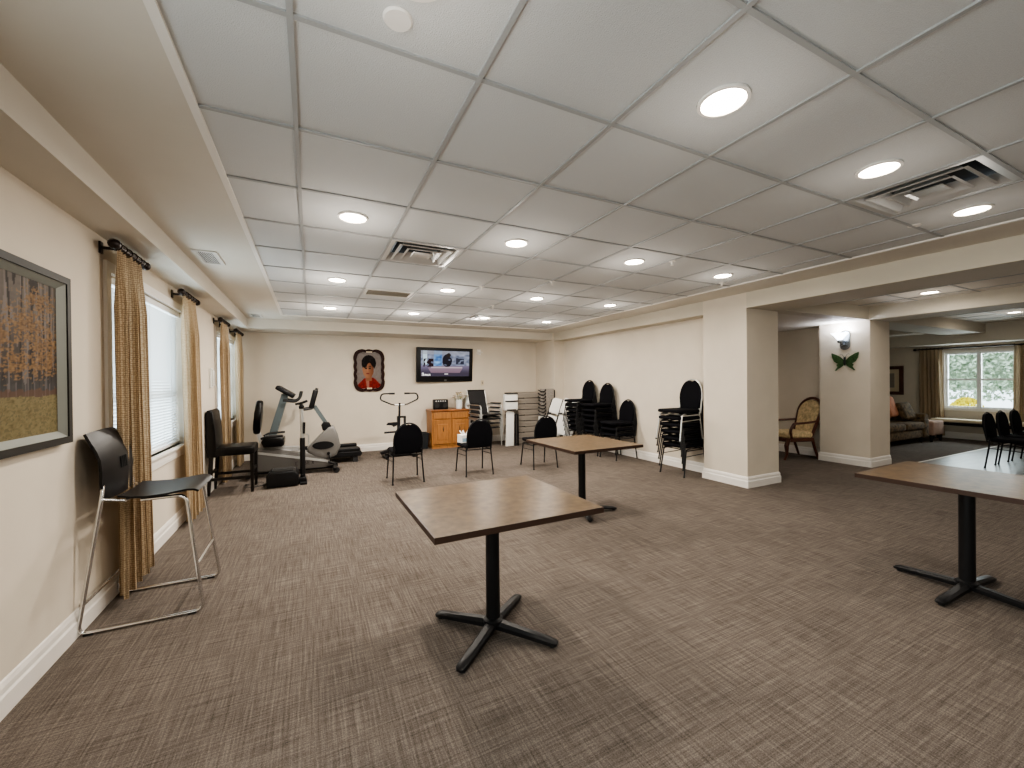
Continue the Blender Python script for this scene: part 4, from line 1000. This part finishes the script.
def portrait(s, t_):
    x, y = (s - .5) * .72 + .02, .14 + (t_ - 0.0) * .74
    n = noise.noise(Vector((s * 12, t_ * 16, 0)))
    c = mixc((.30, .25, .23), (.46, .42, .40), t_ * .6 + .3 * n)
    # shoulders and jacket
    sh = .30 - 1.3 * max(0, abs(x) - .12) ** 1.4
    if y < .36 - .9 * max(0, abs(x - .02) - .12) ** 1.2:
        c = mixc((.22, .008, .006), (.42, .03, .018), .5 + n)
        if abs(x + .04 - .12 * (.36 - y)) < .035 + .10 * max(0, y - .16): c = (.52, .22, .16)
        if abs(abs(x + .02) - .10 - .25 * (y - .1)) < .012: c = (.22, .01, .01)
    if abs(x - .005) < .085 and .30 < y < .44: c = (.40, .17, .09)
    fx, fy_ = (x + .01) / .165, (y - .535) / .185
    if fx * fx + fy_ * fy_ < 1:
        c = mixc((.58, .27, .15), (.30, .11, .055), ss(-.5, 1.0, fx) + .1 * n)
        for ex in (-.42, .30):
            if abs(fx - ex) < .20 and abs(fy_ - .10) < .09: c = (.05, .03, .02)
            if abs(fx - ex) < .25 and abs(fy_ - .32) < .06: c = (.04, .02, .015)
        if abs(fx + .08) < .09 and -.25 < fy_ < .05: c = mixc(c, (.66, .32, .19), .6)
        if abs(fx + .06) < .30 and abs(fy_ + .48) < .07: c = (.30, .06, .05)
    hx_, hy_ = (x - .01) / .215, (y - .66) / .165
    if hx_ * hx_ + hy_ * hy_ < 1 and (y > .615 + .05 * math.sin(x * 22 + 1) or abs(x - .0) > .155): c = mixc((.008, .006, .006), (.04, .028, .025), max(0, n))
    return tuple(k * .52 for k in c)
painting('print', 2 * pw - .10, ph - .10, 64, 92, portrait, 'painted', t, (-pw + .05, -.012, .05), (1, 0, 0), (0, 0, 1))
bm = new(); bx(bm, -.05, .05, -.042, -.034, .035, .065); bx(bm, -.06, .06, -.042, -.034, ph - .055, ph - .03); obj('name_plate', bm, 'cushion', t)

# television, tilted a little down
t = thing('television', 'black flat television on the back wall showing a room scene', 'television', (2.685, YB - .06, 1.795))
t.rotation_euler = (R(4), 0, R(4))
bm = new(); bx(bm, -.655, .655, -.045, .02, -.375, .375, bev=.012, seg=3); obj('casing', bm, 'plastic', t, smooth=True)
def scr(s, u):
    n = noise.noise(Vector((s * 14, u * 10, 5)))
    c = mixc((.10, .09, .13), (.26, .24, .34), ss(.1, .5, u))
    if u > .42: c = mixc((.12, .15, .22), (.42, .46, .58), .5 + .6 * n)
    if u > .40 and .26 < s < .42: c = mixc((.10, .20, .42), (.30, .48, .72), .5 + n)
    if u > .45 and .04 < s < .12: c = (.55, .66, .75)
    if u > .86: c = mixc(c, (.38, .40, .46), .6)
    if .05 < s < .25 and .38 < u < .70 and n > -.2: c = (.05, .03, .04)
    dx, dy = (s - .53) / .10, (u - .62) / .26
    if dx * dx + dy * dy < 1 and n > -.35: c = (.03, .03, .05)
    if math.hypot((s - .56) / .045, (u - .84) / .08) < 1: c = (.05, .04, .04)
    if abs((s - .80) / .09) < 1 and .48 < u < .78 and n > -.1: c = (.06, .07, .11)
    if .14 < u < .34 and abs(s - .5) < .36 - .3 * (.34 - u): c = mixc(c, (.40, .30, .36), .55)
    if .33 < u < .37 and .2 < s < .85: c = mixc(c, (.75, .68, .70), .5)
    if .03 < u < .085 and .02 < s < .20 and noise.noise(Vector((s * 90, u * 60, 2))) > -.05: c = (.85, .87, .9)
    if .09 < u < .14 and .02 < s < .06: c = (.75, .75, .78)
    if .07 < u < .11 and .48 < s < .55: c = (.7, .7, .75)
    return tuple(k ** 1.35 * .75 for k in c)
painting('screen', 1.13, .56, 110, 60, scr, 'screen', t, (-.565, -.0465, -.255), (1, 0, 0), (0, 0, 1))
bm = new(); bx(bm, -.03, .03, -.048, -.044, -.345, -.335); obj('logo_bar', bm, 'silver', t)
bm = new(); bx(bm, -.16, .16, .015, .05, -.14, .14); obj('wall_mount', bm, 'blackm', t)
# small fittings on the walls
t = thing('wall_bracket', 'small empty white bracket on the back wall right of the television', 'bracket', (3.52, YB, 2.06))
bm = new(); bx(bm, -.05, .05, -.012, 0, -.03, .10, bev=.004); obj('plate', bm, 'white', t)
bm = new(); tube(bm, fillet([(0, -.01, .05), (0, -.09, .05), (.05, -.10, .02)], .03), .010, 8); tube(bm, [(-.03, -.01, -.01), (-.04, -.06, -.03)], .008, 6); obj('arm', bm, 'white', t, smooth=True)
t = thing('wall_switch', 'small wall switch on the back wall above the patio chairs', 'switch', (3.60, YB, 1.385))
bm = new(); bx(bm, -.035, .035, -.010, 0, -.058, .058, bev=.004); obj('plate', bm, 'cushion', t); bm = new(); bx(bm, -.012, .012, -.016, -.009, -.025, .025); obj('toggle', bm, 'greyt', t)
t = thing('wall_intercom', 'pale wall intercom on the left wall above the dark leather chair', 'intercom', (XL, 6.62, 1.49))
bm = new(); bx(bm, 0, .03, -.05, .05, -.13, .13, bev=.008); obj('body', bm, 'whitep', t); bm = new(); bx(bm, .03, .055, -.035, .0, -.11, .11, bev=.01, seg=3); obj('handset', bm, 'whitep', t, smooth=True); bm = new(); bx(bm, .03, .034, .012, .04, -.03, .04); obj('keypad', bm, 'silver', t)

# sconce and metal butterfly on the far pillar
PX = 7.875
t = thing('wall_sconce', 'lit wall sconce with a frosted flower shade on the far pillar', 'wall lamp', (PX, 3.62, 2.03))
bm = new(); pl = [(.075 * math.cos(a), (.085 if math.sin(a) >= 0 else -.085) + .075 * math.sin(a)) for a in [k * PI / 10 for k in range(20)]]
prism(bm, pl, (0, 0, 0), (0, -1, 0), (0, 0, 1), .022, bev=.006); obj('back_plate', bm, 'plate', t, smooth=True)
bm = new(); tube(bm, fillet([(-.02, 0, -.07), (-.10, .0, -.09), (-.12, .02, -.02)], .04), .013, 8); lathe(bm, [(0, -.035), (.03, -.03), (.038, .0), (.03, .02), (0, .02)], (-.12, .02, -.02), 12); obj('arm', bm, 'plate', t, smooth=True)
bm = new(); prof = [(.028, 0), (.05, .035), (.075, .075), (.105, .115)]
rings = []
for (r, z) in prof:
    rings.append([bm.verts.new((-.12 + r * (1 + .12 * math.cos(6 * a) * z * 9) * math.cos(a), .02 + r * (1 + .12 * math.cos(6 * a) * z * 9) * math.sin(a), -.005 + z)) for a in [k * PI / 18 for k in range(36)]])
for A, B in zip(rings, rings[1:]):
    for k in range(36): bm.faces.new((A[k], A[(k + 1) % 36], B[(k + 1) % 36], B[k]))
obj('shade', bm, 'shade', t, smooth=True)
pt = bpy.data.lights.new('sconce_lamp', 'POINT'); pt.energy = 6.5; pt.color = (.88, .90, 1.0); pt.shadow_soft_size = .05
po = bpy.data.objects.new('sconce_lamp', pt); C.objects.link(po); po.location = (PX - .13, 3.64, 2.14)
t = thing('metal_butterfly', 'green metal butterfly ornament on the far pillar under the sconce', 'wall ornament', (PX - .012, 3.62, 1.68))
for s in (-1, 1):
    bm = new(); P3 = lambda pts: [(s * a, b) for a, b in pts]
    w1 = [(.012, .02), (.06, .075), (.13, .12), (.19, .148), (.192, .12), (.175, .05), (.15, .0), (.11, -.03), (.02, -.03)]
    w2 = [(.012, -.02), (.10, -.03), (.12, -.055), (.105, -.085), (.13, -.125), (.145, -.145), (.125, -.150), (.10, -.125), (.06, -.10), (.02, -.065)]
    for w in (w1, w2):
        prism(bm, P3(w), (0, 0, 0), (0, -1, 0), (-.18 * 0, 0, 1), .006)
    obj('wing', bm, 'bfly', t)
    bm = new(); tube(bm, [(-.008, -s * .006, .06), (-.012, -s * .03, .11), (-.012, -s * .06, .125), (-.01, -s * .068, .11)], .003, 5); obj('antenna', bm, 'bflyd', t)
bm = new(); lathe(bm, [(0, -.075), (.012, -.05), (.018, .0), (.014, .04), (.018, .06), (0, .08)], (-.008, 0, 0), 10); obj('body', bm, 'bflyd', t, smooth=True)

# ------------------------------------------------------------------ lounge: armchair, sofa, ottoman, bench, picture
t = thing('parlor_armchair', 'carved wooden armchair with cream floral upholstery against the alcove wall', 'armchair', (7.72, 4.40, 0), R(66))
bm = new(); prism(bm, [(-.24, -.22), (.24, -.22), (.28, .22), (.20, .28), (-.20, .28), (-.28, .22)], (0, 0, .37), (1, 0, 0), (0, 1, 0), .11, bev=.035, seg=3); obj('seat', bm, 'cream', t, smooth=True)
bm = new(); prism(bm, [(-.25, -.235), (.25, -.235), (.29, .22), (.21, .29), (-.21, .29), (-.29, .22)], (0, 0, .31), (1, 0, 0), (0, 1, 0), .065, bev=.01); obj('seat_rail', bm, 'redwood', t)
tl = R(17); uy = Vector((0, -math.sin(tl), math.cos(tl)))
bk = [(-.19, .06), (.19, .06)] + [(.245 * math.cos(a) if abs(math.cos(a)) < 1.1 else 0, .44 + .22 * math.sin(a)) for a in [k * PI / 14 for k in range(15)]]
bm = new(); prism(bm, bk, (0, -.20, .40), (-1, 0, 0), uy, -.06, bev=.022, seg=3); obj('back_cushion', bm, 'cream', t, smooth=True)
bm = new(); pts = [(-.20, -.02)] + [(-1 * x * 1.09, .02 + (z - .02) * 1.05) for x, z in bk[2:]] + [(.20, -.02)]
pts = [(.21, -.04)] + [(x * 1.08, .44 + (z - .44) * 1.12) for x, z in bk[2:]] + [(-.21, -.04)]
tube(bm, [Vector((0, -.225, .40)) + Vector((x, 0, 0)) + uy * z for x, z in pts], .024, 8); obj('back_frame', bm, 'redwood', t, smooth=True)
for s in (-1, 1):
    bm = new(); tube(bm, fillet([(s * .25, -.30, .66), (s * .31, -.05, .64), (s * .31, .16, .63)], .08), .020, 8); arm = obj('arm', bm, 'redwood', t, smooth=True)
    bm = new(); tube(bm, fillet([(s * .31, .16, .63), (s * .30, .22, .52), (s * .27, .17, .36)], .05), .022, 8); obj('arm_post', bm, 'redwood', arm, smooth=True)
    bm = new(); tube(bm, [(s * .27, .23, .36), (s * .29, .28, .25), (s * .27, .26, .10), (s * .28, .30, .02), (s * .28, .31, 0)], [.034, .036, .022, .020, .022], 8); obj('leg', bm, 'redwood', t, smooth=True)
    bm = new(); tube(bm, [(s * .23, -.22, .36), (s * .23, -.27, .18), (s * .23, -.33, 0)], [.026, .022, .018], 8); obj('leg', bm, 'redwood', t, smooth=True)

t = thing('patterned_sofa', 'brown patterned sofa partly hidden by the far pillar', 'sofa', (10.95, 4.42, 0))
hx, hy = 1.0, .46
bm = new(); bx(bm, -hx, hx, -hy + .03, hy, .12, .30, bev=.03, seg=3); obj('base', bm, 'sofa', t, smooth=True)
for k in range(2):
    bm = new(); bx(bm, -hx + .17 + k * .835, -hx + .17 + .825 + k * .835, -hy, .20, .30, .46, bev=.05, seg=4); obj('seat_cushion', bm, 'sofa', t, smooth=True)
    bm = new(); box(bm, (-hx + .585 + k * .835, .24, .68), (.82, .22, .50), Matrix.Rotation(R(-10), 3, 'X'), .07, 4); obj('back_cushion', bm, 'sofa', t, smooth=True)
bm = new(); bx(bm, -hx + .02, hx - .02, .26, hy, .30, .80, bev=.06, seg=3); obj('back_frame', bm, 'sofa', t, smooth=True)
for s in (-1, 1):
    bm = new(); bx(bm, s * .90 - .11, s * .90 + .11, -hy, hy, .12, .52, bev=.03, seg=3); tube(bm, [(s * .91, -hy + .01, .53), (s * .91, hy, .53)], .095, 16); obj('arm', bm, 'sofa', t, smooth=True)
for sx in (-.9, .9):
    for sy in (-.36, .38):
        bm = new(); tube(bm, [(sx, sy, .13), (sx, sy, 0)], [.035, .024], 8); obj('leg', bm, 'espresso', t)
t = thing('throw_pillow', 'orange throw pillow leaning on the sofa back', 'pillow', (11.22, 4.36, .54), R(4))
bm = new(); box(bm, (0, 0, .24), (.46, .14, .46), Matrix.Rotation(R(-16), 3, 'X'), .068, 4); obj('pillow_body', bm, 'pillow', t, smooth=True)
t = thing('throw_pillow', 'dark patterned throw pillow leaning on the sofa cushions', 'pillow', (11.62, 4.24, .47), R(-6))
bm = new(); box(bm, (0, 0, .20), (.44, .14, .40), Matrix.Rotation(R(-22), 3, 'X'), .068, 4); obj('pillow_body', bm, 'sofa', t, smooth=True)
t = thing('ottoman', 'pinkish beige upholstered ottoman beside the sofa arm', 'ottoman', (12.34, 4.18, 0))
bm = new(); bx(bm, -.27, .27, -.25, .25, .14, .45, bev=.035, seg=3); obj('body', bm, 'ottoman', t, smooth=True)
for sx in (-.22, .22):
    for sy in (-.2, .2):
        bm = new(); tube(bm, [(sx, sy, .15), (sx, sy, 0)], [.035, .022], 8); obj('leg', bm, 'espresso', t)
t = thing('window_bench', 'long dark bench with a cream cushion under the lounge window', 'bench', (12.95, 3.50, 0))
bm = new(); bx(bm, -.18, .18, -.80, .72, .40, .47, bev=.025, seg=3); obj('cushion', bm, 'cushion', t, smooth=True)
bm = new(); bx(bm, -.18, .18, -.80, .72, .335, .40); obj('seat_frame', bm, 'espresso', t)
for sx in (-.15, .15):
    for sy in (-.76, .68):
        bm = new(); bx(bm, sx - .025, sx + .025, sy - .025, sy + .025, 0, .34); obj('leg', bm, 'espresso', t)
t = thing('framed_print', 'small dark framed print on the lounge wall above the sofa', 'picture', (XF, 5.13, .98))
bm = new(); ring_prism(bm, [(-.26, 0), (.26, 0), (.26, .72), (-.26, .72)], [(-.18, .08), (.18, .08), (.18, .64), (-.18, .64)], (0, 0, 0), (0, -1, 0), (0, 0, 1), .035); obj('frame', bm, 'redwood', t)
bm = new(); bx(bm, -.012, -.006, -.18, .18, .08, .64); obj('mat_board', bm, 'cushion', t)
bm = new(); bx(bm, -.016, -.012, -.08, .08, .18, .54); obj('print', bm, 'greyt', t)

# ------------------------------------------------------------------ daylight, plus fill through the added windows
w = bpy.data.worlds.new('world'); SC.world = w; w.use_nodes = True
bg = w.node_tree.nodes['Background']; bg.inputs['Color'].default_value = (.82, .92, 1.0, 1); bg.inputs['Strength'].default_value = 2.2
area_lamp('daylight', (XL - .55, (W1[0] + W1[1]) / 2, 1.6), 22, 1.7, (.86, .95, 1.0), (0, R(-90), 0), 'RECTANGLE', 1.5)
area_lamp('daylight', (XL - .55, (W2[0] + W2[1]) / 2, 1.6), 22, 1.7, (.86, .95, 1.0), (0, R(-90), 0), 'RECTANGLE', 1.5)
for w_ in (FILL_W4, FILL_W5): area_lamp('daylight', (XL - .35, (w_[0] + w_[1]) / 2, 1.5), 25, 1.4, (1.0, .97, .92), (0, R(-90), 0), 'RECTANGLE', 1.6)  # fill lamps outside the two added unseen windows, brightening the ceiling
area_lamp('daylight', (XF + .6, 3.6, 1.7), 45, 1.6, (.86, .95, 1.0), (0, R(90), 0), 'RECTANGLE', 1.5)

SC.view_settings.view_transform = 'AgX'
SC.view_settings.look = 'AgX - Medium High Contrast'
SC.view_settings.exposure = 0.95
SC.cycles.max_bounces = 8; SC.cycles.diffuse_bounces = 5
